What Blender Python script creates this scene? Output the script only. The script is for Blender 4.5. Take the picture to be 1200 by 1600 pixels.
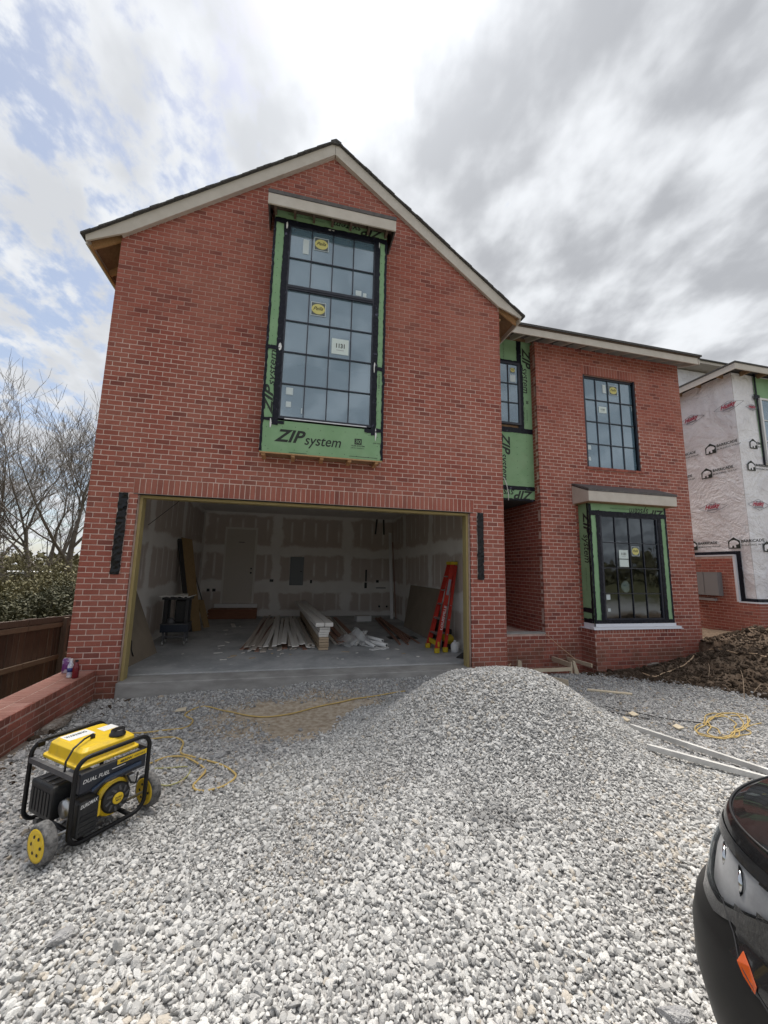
import bpy, bmesh, math, random
import numpy as np
from mathutils import Vector, Matrix, Euler

random.seed(7)
RNG = np.random.default_rng(11)
for o in list(bpy.data.objects):
    bpy.data.objects.remove(o)
SC = bpy.context.scene
COL = SC.collection
R = math.radians

# ------------------------------------------------------------------ camera
F_PX = 609.7                                    # focal length in pixels of the 1200 px wide photograph
CAM = np.array([2.943, -6.464, 1.633])
PITCH, YAW, ROLL = 0.1454, 0.2298, 0.0206
_f = np.array([math.sin(YAW)*math.cos(PITCH), math.cos(YAW)*math.cos(PITCH), math.sin(PITCH)])
_r = np.array([math.cos(YAW), -math.sin(YAW), 0.0])
_u = np.cross(_r, _f)
C_R = _r*math.cos(ROLL) + _u*math.sin(ROLL)
C_U = -_r*math.sin(ROLL) + _u*math.cos(ROLL)
C_F = _f
cam_data = bpy.data.cameras.new('camera')
cam_data.sensor_fit = 'HORIZONTAL'
cam_data.sensor_width = 36.0
cam_data.lens = F_PX/1200*36.0
cam_data.clip_start = 0.05
cam_data.clip_end = 2000
cam = bpy.data.objects.new('camera', cam_data)
COL.objects.link(cam)
cam.matrix_world = Matrix(((C_R[0], C_U[0], -C_F[0], CAM[0]), (C_R[1], C_U[1], -C_F[1], CAM[1]),
                           (C_R[2], C_U[2], -C_F[2], CAM[2]), (0, 0, 0, 1)))
SC.camera = cam
SC.render.resolution_x, SC.render.resolution_y = 768, 1024

# ------------------------------------------------------------------ sky and sun
BIGW = 0.0
SUN_EL, SUN_AZ = R(67), R(6)                     # azimuth clockwise from +Y
world = bpy.data.worlds.new('World')
SC.world = world
world.use_nodes = True
wt = world.node_tree
wt.nodes.clear()
def wn(t, **k):
    n = wt.nodes.new(t)
    for a, b in k.items():
        setattr(n, a, b)
    return n
def wl(a, b): wt.links.new(a, b)
def wmath(op, a, b=None, c=None):
    n = wn('ShaderNodeMath', operation=op)
    for i, v in enumerate((a, b, c)):
        if v is None: continue
        if hasattr(v, 'links'): wl(v, n.inputs[i])
        else: n.inputs[i].default_value = v
    return n.outputs[0]
sky = wn('ShaderNodeTexSky', sky_type='NISHITA')
sky.sun_disc = False
sky.sun_elevation = SUN_EL
sky.sun_rotation = SUN_AZ
tc = wn('ShaderNodeTexCoord')
sep = wn('ShaderNodeSeparateXYZ')
wl(tc.outputs['Generated'], sep.inputs[0])
zz = wmath('ADD', wmath('MAXIMUM', sep.outputs[2], 0.0), 0.30)   # cloud deck seen in perspective
comb = wn('ShaderNodeCombineXYZ')
wl(wmath('DIVIDE', sep.outputs[0], zz), comb.inputs[0])
wl(wmath('DIVIDE', sep.outputs[1], zz), comb.inputs[1])
mp = wn('ShaderNodeMapping')
mp.inputs['Location'].default_value = (5.3, 2.1, 0.0)
mp.inputs['Rotation'].default_value = (0, 0, R(25))
mp.inputs['Scale'].default_value = (1.0, 0.8, 1.0)
wl(comb.outputs[0], mp.inputs[0])
def wnoise(scale, detail, rough, dist, off=0.0):
    n = wn('ShaderNodeTexNoise', noise_dimensions='4D')
    n.inputs['W'].default_value = off
    n.inputs['Scale'].default_value = scale
    n.inputs['Detail'].default_value = detail
    n.inputs['Roughness'].default_value = rough
    n.inputs['Distortion'].default_value = dist
    wl(mp.outputs[0], n.inputs['Vector'])
    return n.outputs[0]
def wramp(v, a, b, lo=0.0, hi=1.0):
    n = wn('ShaderNodeMapRange', interpolation_type='SMOOTHSTEP')
    wl(v, n.inputs[0])
    for i, x in enumerate((a, b, lo, hi)):
        n.inputs[i+1].default_value = x
    return n.outputs[0]
n_big = wnoise(0.8, 2, 0.45, 0.0, BIGW)
n_mid = wnoise(6.0, 4, 0.52, 0.05, 3.0)
n_fine = wnoise(17.0, 5, 0.60, 0.10, 8.0)
n_cell = wnoise(10.5, 3, 0.55, 0.05, 15.0)
sepm = wn('ShaderNodeSeparateXYZ'); wl(comb.outputs[0], sepm.inputs[0])
# broken cloudlets to the west, thickening into a soft grey bank to the east
east = wramp(wmath('ADD', sepm.outputs[0], wmath('MULTIPLY', wmath('SUBTRACT', n_big, 0.5), 1.6)), -0.40, 0.60)
puff = wmath('ADD', wmath('MULTIPLY', n_fine, 0.55), wmath('MULTIPLY', n_mid, 0.45))
dens = wmath('ADD', puff, wmath('MULTIPLY', east, 0.22))
cover = wramp(dens, 0.43, 0.555)
vor = wn('ShaderNodeTexVoronoi', feature='SMOOTH_F1', voronoi_dimensions='2D')
vor.inputs['Scale'].default_value = 7.0; vor.inputs['Smoothness'].default_value = 0.9
warp = wn('ShaderNodeVectorMath', operation='ADD'); wl(mp.outputs[0], warp.inputs[0])
wsc = wn('ShaderNodeVectorMath', operation='SCALE'); wsc.inputs['Scale'].default_value = 0.22
nzc = wn('ShaderNodeTexNoise'); nzc.inputs['Scale'].default_value = 5.0; nzc.inputs['Detail'].default_value = 3; wl(mp.outputs[0], nzc.inputs['Vector'])
wl(nzc.outputs['Color'], wsc.inputs[0]); wl(wsc.outputs[0], warp.inputs[1]); wl(warp.outputs[0], vor.inputs['Vector'])
lump = wmath('SUBTRACT', 0.82, vor.outputs['Distance'])                  # rounded cloud bellies
mott = wmath('ADD', wmath('MULTIPLY', lump, 0.30), wmath('ADD', wmath('MULTIPLY', n_cell, 0.34), wmath('MULTIPLY', n_mid, 0.36)))
mott = wmath('ADD', mott, wmath('MULTIPLY', wmath('SUBTRACT', n_fine, 0.5), 0.18))
thick = wmath('MULTIPLY', wramp(mott, 0.33, 0.60), wramp(east, 0.0, 1.0, 0.55, 1.0))
sund = wn('ShaderNodeVectorMath', operation='DOT_PRODUCT')
nrm = wn('ShaderNodeVectorMath', operation='NORMALIZE')
wl(tc.outputs['Generated'], nrm.inputs[0])
wl(nrm.outputs[0], sund.inputs[0])
SUN_DIR = (math.sin(SUN_AZ)*math.cos(SUN_EL), math.cos(SUN_AZ)*math.cos(SUN_EL), math.sin(SUN_EL))
sund.inputs[1].default_value = SUN_DIR
dpos = wmath('MAXIMUM', sund.outputs['Value'], 0.0)
glow = wmath('ADD', wmath('MULTIPLY', wmath('POWER', dpos, 16.0), 0.09), wmath('MULTIPLY', wmath('POWER', dpos, 90.0), 0.80))
ccol = wn('ShaderNodeMixRGB')
ccol.inputs[1].default_value = (0.84, 0.865, 0.90, 1)
ccol.inputs[2].default_value = (0.45, 0.465, 0.495, 1)
wl(thick, ccol.inputs[0])
bg_sky = wn('ShaderNodeBackground'); bg_sky.inputs[1].default_value = 0.055
hazed = wn('ShaderNodeMixRGB'); hazed.inputs[0].default_value = 0.34
hazed.inputs[2].default_value = (5.2, 5.4, 5.8, 1)
wl(sky.outputs[0], hazed.inputs[1])
wl(hazed.outputs[0], bg_sky.inputs[0])
bg_cl = wn('ShaderNodeBackground')
wl(ccol.outputs[0], bg_cl.inputs[0])
wl(wmath('ADD', glow, 0.41), bg_cl.inputs[1])
mixs = wn('ShaderNodeMixShader')
wl(cover, mixs.inputs[0]); wl(bg_sky.outputs[0], mixs.inputs[1]); wl(bg_cl.outputs[0], mixs.inputs[2])
wout = wn('ShaderNodeOutputWorld')
wl(mixs.outputs[0], wout.inputs[0])

sun_d = bpy.data.lights.new('sun', 'SUN')
sun_d.energy = 2.6
sun_d.angle = R(32)
sun_d.color = (1.0, 0.95, 0.88)
sun = bpy.data.objects.new('sun', sun_d)
COL.objects.link(sun)
sun.rotation_euler = Vector(SUN_DIR).to_track_quat('Z', 'Y').to_euler()
sun.location = (0, 0, 30)
SC.view_settings.view_transform = 'Standard'
SC.view_settings.look = 'None'
SC.view_settings.gamma = 1
SC.view_settings.use_curve_mapping = False
SC.view_settings.exposure = 1.40

# ------------------------------------------------------------------ helpers
def proj(p):
    d = np.asarray(p, float) - CAM
    z = d @ C_F
    return 600 + F_PX*(d @ C_R)/z, 800 - F_PX*(d @ C_U)/z, z
def ray(u, v): return C_F + C_R*(u-600)/F_PX - C_U*(v-800)/F_PX
def on_z(u, v, z):
    d = ray(u, v); return CAM + d*(z-CAM[2])/d[2]
def ss(a, b, x):
    t = np.clip((np.asarray(x, float)-a)/(b-a), 0, 1)
    return t*t*(3-2*t)
def s2l(*c):
    return tuple((x/255/12.92 if x/255 <= 0.04045 else ((x/255+0.055)/1.055)**2.4) for x in c)

class MB:
    """collects shapes into one mesh"""
    def __init__(self): self.v = []; self.f = []; self.m = []; self.t = []
    def add(self, vs, fs, mi=0):
        b = len(self.v)
        self.v += [tuple(float(q) for q in p) for p in vs]
        self.f += [tuple(i+b for i in f) for f in fs]
        self.m += [mi]*len(fs)
        return self
    def hexa(self, p, mi=0):
        return self.add(p, [(0, 3, 2, 1), (4, 5, 6, 7), (0, 1, 5, 4), (1, 2, 6, 5), (2, 3, 7, 6), (3, 0, 4, 7)], mi)
    def box(self, x0, x1, y0, y1, z0, z1, mi=0):
        return self.hexa([(x0, y0, z0), (x1, y0, z0), (x1, y1, z0), (x0, y1, z0), (x0, y0, z1), (x1, y0, z1), (x1, y1, z1), (x0, y1, z1)], mi)
    def beam(self, a, b, w, h, up=(0, 0, 1), mi=0):
        a, b = Vector(a), Vector(b); d = (b-a).normalized(); up = Vector(up)
        s = d.cross(up)
        if s.length < 1e-4: s = d.cross(Vector((0, 1, 0)))
        s.normalize(); n = s.cross(d).normalized(); s *= w/2; n *= h/2
        return self.hexa([a-s-n, a+s-n, b+s-n, b-s-n, a-s+n, a+s+n, b+s+n, b-s+n], mi)
    def prism(self, pts, off, mi=0):
        n = len(pts); off = Vector(off)
        vs = [Vector(p) for p in pts] + [Vector(p)+off for p in pts]
        fs = [tuple(range(n))[::-1], tuple(range(n, 2*n))] + [(i, (i+1) % n, (i+1) % n+n, i+n) for i in range(n)]
        return self.add(vs, fs, mi)
    def tube(self, path, r, n=8, mi=0, closed=False, caps=True):
        P = [Vector(p) for p in path]; m = len(P); vs = []; nrm = None
        for i, p in enumerate(P):
            if closed: t = P[(i+1) % m]-P[i-1]
            else: t = P[min(i+1, m-1)]-P[max(i-1, 0)]
            if t.length < 1e-9: t = Vector((0, 0, 1))
            t.normalize()
            if nrm is None:
                a = Vector((0, 0, 1)) if abs(t.z) < .9 else Vector((1, 0, 0))
                nrm = (a - t*a.dot(t)).normalized()
            else:
                nrm = nrm - t*nrm.dot(t)
                nrm = nrm.normalized() if nrm.length > 1e-6 else t.orthogonal().normalized()
            bn = t.cross(nrm); rr = r[i] if hasattr(r, '__len__') else r
            vs += [p + nrm*(rr*math.cos(2*math.pi*k/n)) + bn*(rr*math.sin(2*math.pi*k/n)) for k in range(n)]
        fs = []
        for i in range(m if closed else m-1):
            j = (i+1) % m
            fs += [(i*n+k, i*n+(k+1) % n, j*n+(k+1) % n, j*n+k) for k in range(n)]
        if caps and not closed: fs += [tuple(range(n))[::-1], tuple((m-1)*n+k for k in range(n))]
        return self.add(vs, fs, mi)
    def lathe(self, prof, o, axis=(0, 0, 1), n=20, mi=0):
        """prof: list of (radius, distance along axis)"""
        ax = Vector(axis).normalized(); e = ax.orthogonal().normalized(); g = ax.cross(e); o = Vector(o); vs = []
        for r, h in prof: vs += [o+ax*h+e*(r*math.cos(2*math.pi*k/n))+g*(r*math.sin(2*math.pi*k/n)) for k in range(n)]
        fs = [(i*n+k, i*n+(k+1) % n, (i+1)*n+(k+1) % n, (i+1)*n+k) for i in range(len(prof)-1) for k in range(n)]
        fs += [tuple(range(n))[::-1], tuple((len(prof)-1)*n+k for k in range(n))]
        return self.add(vs, fs, mi)
    def grid(self, fn, nu, nv, mi=0):
        vs = [fn(i/nu, j/nv) for j in range(nv+1) for i in range(nu+1)]
        fs = [(j*(nu+1)+i, j*(nu+1)+i+1, (j+1)*(nu+1)+i+1, (j+1)*(nu+1)+i) for j in range(nv) for i in range(nu)]
        return self.add(vs, fs, mi)
    def mesh(self, name, mats, smooth=False):
        me = bpy.data.meshes.new(name)
        me.from_pydata(self.v, [], self.f)
        if not isinstance(mats, (list, tuple)): mats = [mats]
        for x in mats: me.materials.append(x)
        if len(mats) > 1: me.polygons.foreach_set('material_index', self.m)
        if smooth: me.polygons.foreach_set('use_smooth', [True]*len(me.polygons))
        me.update()
        return me
    def build(self, name, mats, parent=None, smooth=False, bevel=0, loc=None, seg=2):
        me = self.mesh(name, mats, smooth)
        o = bpy.data.objects.new(name, me)
        COL.objects.link(o)
        if loc is not None:                      # recentre the mesh on its own base point
            me.transform(Matrix.Translation(-Vector(loc))); o.location = loc
        if parent: o.parent = parent
        if bevel:
            b = o.modifiers.new('bevel', 'BEVEL'); b.width = bevel; b.segments = seg; b.limit_method = 'ANGLE'; b.angle_limit = R(40)
        return o
def tag(o, label=None, cat=None, group=None, kind=None):
    if label: o['label'] = label
    if cat: o['category'] = cat
    if group: o['group'] = group
    if kind: o['kind'] = kind
    return o
def thing(name, label, cat, loc=(0, 0, 0), rz=0, group=None):
    o = bpy.data.objects.new(name, None); COL.objects.link(o)
    o.empty_display_size = 0.2
    o.location = loc; o.rotation_euler = (0, 0, rz)
    return tag(o, label, cat, group)
def rel(o, root):
    """object built in world coordinates becomes a child of an unrotated root"""
    o.parent = root; o.location = Vector(o.location) - Vector(root.location)
    return o

# ------------------------------------------------------------------ materials
def mat(name, col, rough=0.7, metal=0.0, col2=None, scale=6.0, detail=5, bump=0.0, bscale=40.0, lo=0.35, hi=0.65, spec=0.5, coat=0.0, stretch=(1, 1, 1), bdist=0.004):
    m = bpy.data.materials.new(name); m.use_nodes = True
    nt = m.node_tree; b = nt.nodes['Principled BSDF']
    b.inputs['Base Color'].default_value = (*col, 1)
    b.inputs['Roughness'].default_value = rough
    b.inputs['Metallic'].default_value = metal
    b.inputs['Specular IOR Level'].default_value = spec
    b.inputs['Coat Weight'].default_value = coat
    tcn = nt.nodes.new('ShaderNodeTexCoord')
    mpn = nt.nodes.new('ShaderNodeMapping'); mpn.inputs['Scale'].default_value = stretch
    nt.links.new(tcn.outputs['Object'], mpn.inputs[0])
    if col2 is not None:
        nz = nt.nodes.new('ShaderNodeTexNoise'); nz.inputs['Scale'].default_value = scale; nz.inputs['Detail'].default_value = detail
        nz.inputs['Roughness'].default_value = 0.6
        nt.links.new(mpn.outputs[0], nz.inputs[0])
        mr = nt.nodes.new('ShaderNodeMapRange'); mr.inputs[1].default_value = lo; mr.inputs[2].default_value = hi
        nt.links.new(nz.outputs[0], mr.inputs[0])
        mx = nt.nodes.new('ShaderNodeMixRGB'); mx.inputs[1].default_value = (*col, 1); mx.inputs[2].default_value = (*col2, 1)
        nt.links.new(mr.outputs[0], mx.inputs[0]); nt.links.new(mx.outputs[0], b.inputs['Base Color'])
        mx.name = 'colmix'
    if bump:
        nb = nt.nodes.new('ShaderNodeTexNoise'); nb.inputs['Scale'].default_value = bscale; nb.inputs['Detail'].default_value = 6
        nt.links.new(mpn.outputs[0], nb.inputs[0])
        bp = nt.nodes.new('ShaderNodeBump'); bp.inputs['Strength'].default_value = bump; bp.inputs['Distance'].default_value = bdist
        nt.links.new(nb.outputs[0], bp.inputs['Height']); nt.links.new(bp.outputs[0], b.inputs['Normal'])
    return m
class NG:
    """small helper around a material's node tree"""
    def __init__(self, m): self.nt = m.node_tree; self.b = self.nt.nodes['Principled BSDF']
    def n(self, t, **k):
        x = self.nt.nodes.new(t)
        for a, b in k.items(): setattr(x, a, b)
        return x
    def l(self, a, b): self.nt.links.new(a, b)
    def math(self, op, a, b=0.0, clamp=False):
        x = self.n('ShaderNodeMath', operation=op, use_clamp=clamp)
        for i, v in enumerate((a, b)):
            if hasattr(v, 'links'): self.l(v, x.inputs[i])
            else: x.inputs[i].default_value = v
        return x.outputs[0]
    def noise(self, vec, scale, detail=4, rough=0.55, dist=0.0):
        x = self.n('ShaderNodeTexNoise'); x.inputs['Scale'].default_value = scale; x.inputs['Detail'].default_value = detail
        x.inputs['Roughness'].default_value = rough; x.inputs['Distortion'].default_value = dist
        self.l(vec, x.inputs[0]); return x.outputs[0]
    def ramp(self, v, a, b, lo=0.0, hi=1.0):
        x = self.n('ShaderNodeMapRange', interpolation_type='SMOOTHSTEP'); self.l(v, x.inputs[0])
        for i, q in enumerate((a, b, lo, hi)): x.inputs[i+1].default_value = q
        return x.outputs[0]
    def mix(self, f, a, b, blend='MIX'):
        x = self.n('ShaderNodeMixRGB', blend_type=blend)
        for i, v in enumerate((f, a, b)):
            if hasattr(v, 'links'): self.l(v, x.inputs[i])
            elif i == 0: x.inputs[0].default_value = v
            else: x.inputs[i].default_value = (*v, 1)
        return x.outputs[0]
    def bump(self, h, strength, dist):
        x = self.n('ShaderNodeBump'); x.inputs['Strength'].default_value = strength; x.inputs['Distance'].default_value = dist
        self.l(h, x.inputs['Height']); self.l(x.outputs[0], self.b.inputs['Normal'])
    def pos(self): return self.n('ShaderNodeNewGeometry').outputs['Position']
    def xyz(self, v):
        x = self.n('ShaderNodeSeparateXYZ'); self.l(v, x.inputs[0]); return x.outputs

def make_brick_mat(name, c1, c2, c3, smear):
    m = mat(name, c1, rough=0.88, spec=0.25); g = NG(m)
    pos = g.pos(); z = g.xyz(pos)[2]
    at = g.n('ShaderNodeAttribute', attribute_name='tint'); oi = g.n('ShaderNodeObjectInfo')
    v = g.math('FRACT', g.math('ADD', at.outputs['Fac'], oi.outputs['Random']))
    base = g.mix(g.ramp(v, 0.0, 0.6), c1, c2)
    base = g.mix(g.ramp(v, 0.72, 1.0), base, c3)
    base = g.mix(g.ramp(g.noise(pos, 55, 5), 0.3, 0.75, 0, 0.45), base, (0.15, 0.045, 0.04))
    big = g.noise(pos, 0.9, 4, 0.6)
    base = g.mix(g.ramp(big, 0.35, 0.7, 0, smear), base, (0.40, 0.185, 0.138))      # mortar smeared over the face
    base = g.mix(g.ramp(g.noise(pos, 7, 6, 0.7), 0.60, 0.78, 0, 0.38), base, (0.44, 0.30, 0.26))
    mud = g.math('MULTIPLY', g.ramp(z, 0.42, -0.2), g.ramp(g.noise(pos, 2.2, 5), 0.38, 0.62))
    base = g.mix(g.math('MULTIPLY', mud, 0.75), base, (0.14, 0.075, 0.05))
    g.l(base, g.b.inputs['Base Color'])
    g.bump(g.noise(pos, 160, 5, 0.65), 0.45, 0.002)
    return m
M = {}
M['brick'] = make_brick_mat('brick', (0.30, 0.088, 0.064), (0.385, 0.124, 0.090), (0.20, 0.062, 0.050), 0.42)
def make_mortar():
    m = mat('mortar', (0.5, 0.38, 0.34), rough=0.95, spec=0.1); g = NG(m)
    pos = g.pos(); z = g.xyz(pos)[2]
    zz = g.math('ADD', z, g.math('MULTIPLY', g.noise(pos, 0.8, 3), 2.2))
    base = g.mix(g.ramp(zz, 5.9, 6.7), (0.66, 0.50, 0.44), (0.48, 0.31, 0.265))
    base = g.mix(g.ramp(g.noise(pos, 5, 5, 0.7), 0.42, 0.68, 0, 0.55), base, (0.34, 0.20, 0.17))
    base = g.mix(g.ramp(z, 0.35, -0.1, 0, 0.6), base, (0.22, 0.13, 0.10))
    g.l(base, g.b.inputs['Base Color'])
    g.bump(g.noise(pos, 120, 5), 0.5, 0.003)
    return m
M['mortar'] = make_mortar()
def make_zip():
    m = mat('green_sheathing', (0.155, 0.33, 0.15), rough=0.75, spec=0.3); g = NG(m); pos = g.pos()
    base = g.mix(g.ramp(g.noise(pos, 3, 5), 0.35, 0.65), (0.215, 0.365, 0.20), (0.25, 0.405, 0.232))
    base = g.mix(g.ramp(g.noise(pos, 60, 3), 0.6, 0.75, 0, 0.25), base, (0.34, 0.48, 0.33))
    base = g.mix(g.ramp(g.noise(pos, 1.1, 5, 0.7), 0.55, 0.72, 0, 0.3), base, (0.26, 0.32, 0.20))
    g.l(base, g.b.inputs['Base Color'])
    g.bump(g.noise(pos, 90, 4), 0.25, 0.003)
    return m
M['zip'] = make_zip()
M['tape'] = mat('black_flashing_tape', (0.006, 0.007, 0.014), 0.5, col2=(0.10, 0.10, 0.15), scale=11, bump=0.9, bscale=16, lo=0.62, hi=0.72, bdist=0.02, spec=.25)
M['membrane'] = mat('black_membrane', (0.005, 0.005, 0.006), 0.32, col2=(0.012, 0.012, 0.014), scale=20, bump=0.7, bscale=30, bdist=0.01, spec=.3)
M['print'] = mat('black_print', (0.02, 0.024, 0.02), 0.7, col2=(0.05, 0.075, 0.05), scale=60, lo=0.55, hi=0.8)
M['red_print'] = mat('red_print', (0.42, 0.03, 0.07), 0.7)
M['grey_print'] = mat('grey_print', (0.28, 0.28, 0.31), 0.8)
M['trim'] = mat('cement_trim_board', (0.50, 0.455, 0.40), 0.7, col2=(0.56, 0.515, 0.46), scale=5, bump=0.15, bscale=60)
M['shingle'] = mat('shingle', (0.045, 0.043, 0.043), 0.9, col2=(0.10, 0.095, 0.09), scale=50, bump=0.8, bscale=90)
M['metal_roof'] = mat('bay_roof', (0.085, 0.078, 0.08), 0.7, col2=(0.13, 0.12, 0.12), scale=14, bump=0.3)
def wood(name, a, b, stretch=(1, 1, 1), rough=0.7, scale=8):
    return mat(name, a, rough, col2=b, scale=scale, detail=6, bump=0.25, bscale=scale*3, stretch=stretch, lo=0.3, hi=0.7)
M['rafter'] = wood('rafter_lumber', (0.42, 0.235, 0.11), (0.52, 0.32, 0.165), (6, .6, 6))
M['treated'] = wood('treated_lumber', (0.32, 0.25, 0.10), (0.42, 0.335, 0.155), (14, 14, .7))
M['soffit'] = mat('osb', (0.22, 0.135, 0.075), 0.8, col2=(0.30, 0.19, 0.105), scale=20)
M['dark_deck'] = mat('shade_toned_roof_deck', (0.09, 0.062, 0.045), 0.9, col2=(0.14, 0.10, 0.075), scale=12)  # darker OSB tone: the shade under the eaves is put into the colour
M['frame'] = mat('black_window_frame', (0.014, 0.017, 0.028), 0.4, col2=(0.022, 0.025, 0.038), scale=12)
def make_glass(name, ior, tint, bumpy=0.06, film=None):
    m = bpy.data.materials.new(name); m.use_nodes = True; nt = m.node_tree; nt.nodes.clear()
    o = nt.nodes.new('ShaderNodeOutputMaterial'); mx = nt.nodes.new('ShaderNodeMixShader'); fr = nt.nodes.new('ShaderNodeFresnel')
    gl = nt.nodes.new('ShaderNodeBsdfGlossy'); tr = nt.nodes.new('ShaderNodeBsdfTransparent')
    fr.inputs[0].default_value = ior; gl.inputs['Roughness'].default_value = 0.03; gl.inputs[0].default_value = (0.84, 0.93, 1, 1)
    tr.inputs[0].default_value = (*tint, 1)
    t = nt.nodes.new('ShaderNodeTexCoord'); nz = nt.nodes.new('ShaderNodeTexNoise'); nz.inputs['Scale'].default_value = 2.5
    bp = nt.nodes.new('ShaderNodeBump'); bp.inputs['Strength'].default_value = bumpy; bp.inputs['Distance'].default_value = 0.05
    L = nt.links.new
    L(t.outputs['Object'], nz.inputs[0]); L(nz.outputs[0], bp.inputs['Height']); L(bp.outputs[0], gl.inputs['Normal'])
    under = tr.outputs[0]
    if film:                                     # milky protective film still on the panes
        df = nt.nodes.new('ShaderNodeBsdfDiffuse'); df.inputs[0].default_value = (*film, 1); fm = nt.nodes.new('ShaderNodeMixShader')
        fm.inputs[0].default_value = 0.50; L(tr.outputs[0], fm.inputs[1]); L(df.outputs[0], fm.inputs[2]); under = fm.outputs[0]
    L(fr.outputs[0], mx.inputs[0]); L(under, mx.inputs[1]); L(gl.outputs[0], mx.inputs[2]); L(mx.outputs[0], o.inputs[0])
    return m
M['glass'] = make_glass('window_glass', 2.6, (0.55, 0.60, 0.60), film=(0.20, 0.33, 0.43))
M['glass_low'] = make_glass('window_glass_clear', 1.9, (0.62, 0.66, 0.66))
M['white'] = mat('white_paint', (0.72, 0.72, 0.71), 0.5)
M['paper'] = mat('paper', (0.62, 0.70, 0.68), 0.8)
M['sticker_white'] = mat('white_sticker', (0.55, 0.62, 0.63), 0.6)
M['sticker_yellow'] = mat('yellow_sticker', (0.60, 0.55, 0.19), 0.6)
M['sticker_dark'] = mat('dark_sticker', (0.10, 0.12, 0.13), 0.6)
M['white_flash'] = mat('white_flashing', (0.70, 0.71, 0.76), 0.45, bump=0.2, bscale=12)
M['concrete'] = mat('concrete', (0.30, 0.30, 0.295), 0.85, col2=(0.40, 0.395, 0.385), scale=2.2, bump=0.15, bscale=60)
M['black_plastic'] = mat('black_plastic', (0.012, 0.012, 0.013), 0.45)
M['black_metal'] = mat('black_powder_coat', (0.006, 0.006, 0.007), 0.45, spec=.3)
M['dark_grey'] = mat('dark_grey_plastic', (0.055, 0.055, 0.06), 0.6, col2=(0.085, 0.085, 0.09), scale=15)
M['steel'] = mat('steel', (0.42, 0.42, 0.42), 0.35, 0.9)
M['cord_yellow'] = mat('yellow_cord', (0.56, 0.40, 0.13), 0.55, col2=(0.48, 0.34, 0.13), scale=20)
M['cord_pale'] = mat('pale_cord', (0.62, 0.44, 0.28), 0.6)

# ------------------------------------------------------------------ lettering (built-in font)
_TX = {}
def glyphs(s, shear=0.0, bold=0.0, spacing=1.0):
    k = (s, shear, bold, spacing)
    if k not in _TX:
        cu = bpy.data.curves.new('lettering', 'FONT'); cu.body = s; cu.shear = shear; cu.offset = bold; cu.space_character = spacing
        cu.fill_mode = 'FRONT'; cu.resolution_u = 3
        o = bpy.data.objects.new('lettering', cu); COL.objects.link(o)
        dg = bpy.context.evaluated_depsgraph_get()
        me = bpy.data.meshes.new_from_object(o.evaluated_get(dg))
        vs = np.array([v.co[:2] for v in me.vertices]); fs = [tuple(p.vertices) for p in me.polygons]
        bpy.data.objects.remove(o); bpy.data.curves.remove(cu); bpy.data.meshes.remove(me)
        _TX[k] = (vs, fs)
    return _TX[k]
def lettering(mb, s, o, ux, uy, height, shear=0.0, bold=0.0, spacing=1.0, width=None, mi=0):
    """text with its lower left corner at o, reading along ux; height = cap height"""
    vs, fs = glyphs(s, shear, bold, spacing)
    o, ux, uy = Vector(o), Vector(ux), Vector(uy)
    k = height/0.70; kx = k
    mn = vs[:, 0].min(); w = (vs[:, 0].max()-mn)
    if width: kx = width/w
    return mb.add([o + ux*((v[0]-mn)*kx) + uy*(v[1]*k) for v in vs], fs, mi)
def zip_logo(mb, o, ux, uy, length, hs=1.0):
    h = length*0.185*hs
    lettering(mb, 'ZIP', o, ux, uy, h, shear=0.35, bold=0.030, spacing=1.02, width=length*0.46)
    lettering(mb, 'system', Vector(o)+Vector(ux)*(length*0.445)-Vector(uy)*(h*0.10), ux, uy, h*0.86, shear=0.25, bold=0.010, width=length*0.555)
# ------------------------------------------------------------------ ground
def vnoise(x, y, s, seed=0):
    """cheap smooth value noise on arrays"""
    x = np.asarray(x, float)*s; y = np.asarray(y, float)*s
    xi, yi = np.floor(x).astype(int), np.floor(y).astype(int); fx, fy = x-xi, y-yi
    fx = fx*fx*(3-2*fx); fy = fy*fy*(3-2*fy)
    def h(a, b):
        n = (a*374761393 + b*668265263 + seed*1442695041) & 0x7fffffff
        n = ((n ^ (n >> 13))*1274126177) & 0x7fffffff
        return ((n ^ (n >> 16)) & 0xffff)/65535.0
    return (h(xi, yi)*(1-fx)+h(xi+1, yi)*fx)*(1-fy) + (h(xi, yi+1)*(1-fx)+h(xi+1, yi+1)*fx)*fy
def pile_h(x, y):
    x = np.asarray(x, float); y = np.asarray(y, float)
    x0, y0 = 5.346, -2.257
    wob = 1 + 0.16*(vnoise(x, y, 1.3, 5)-0.5)
    r2 = (((x-x0)/np.where(x < x0, 1.219, 1.099))**2 + ((y-y0)/1.008)**2)*wob
    core = 0.642*np.exp(-r2**1.45)
    skirt = 0.10*np.exp(-(((x-4.6)/2.3)**2+((y+3.2)/1.3)**2))
    return core + skirt + 0.03*np.exp(-r2*0.7)
def mound_h(x, y):
    x = np.asarray(x, float); y = np.asarray(y, float)
    b = 0.52*np.exp(-(((x-12.9)/2.1)**2+((y+0.1)/1.35)**2)) + 0.25*np.exp(-(((x-11.0)/0.9)**2+((y+0.9)/0.7)**2))
    n = (vnoise(x, y, 2.2, 1)-.5)*.16 + (vnoise(x, y, 5.1, 2)-.5)*.12 + (vnoise(x, y, 11, 3)-.5)*.07
    return b + n*np.clip(b*4, 0, 1)
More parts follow.
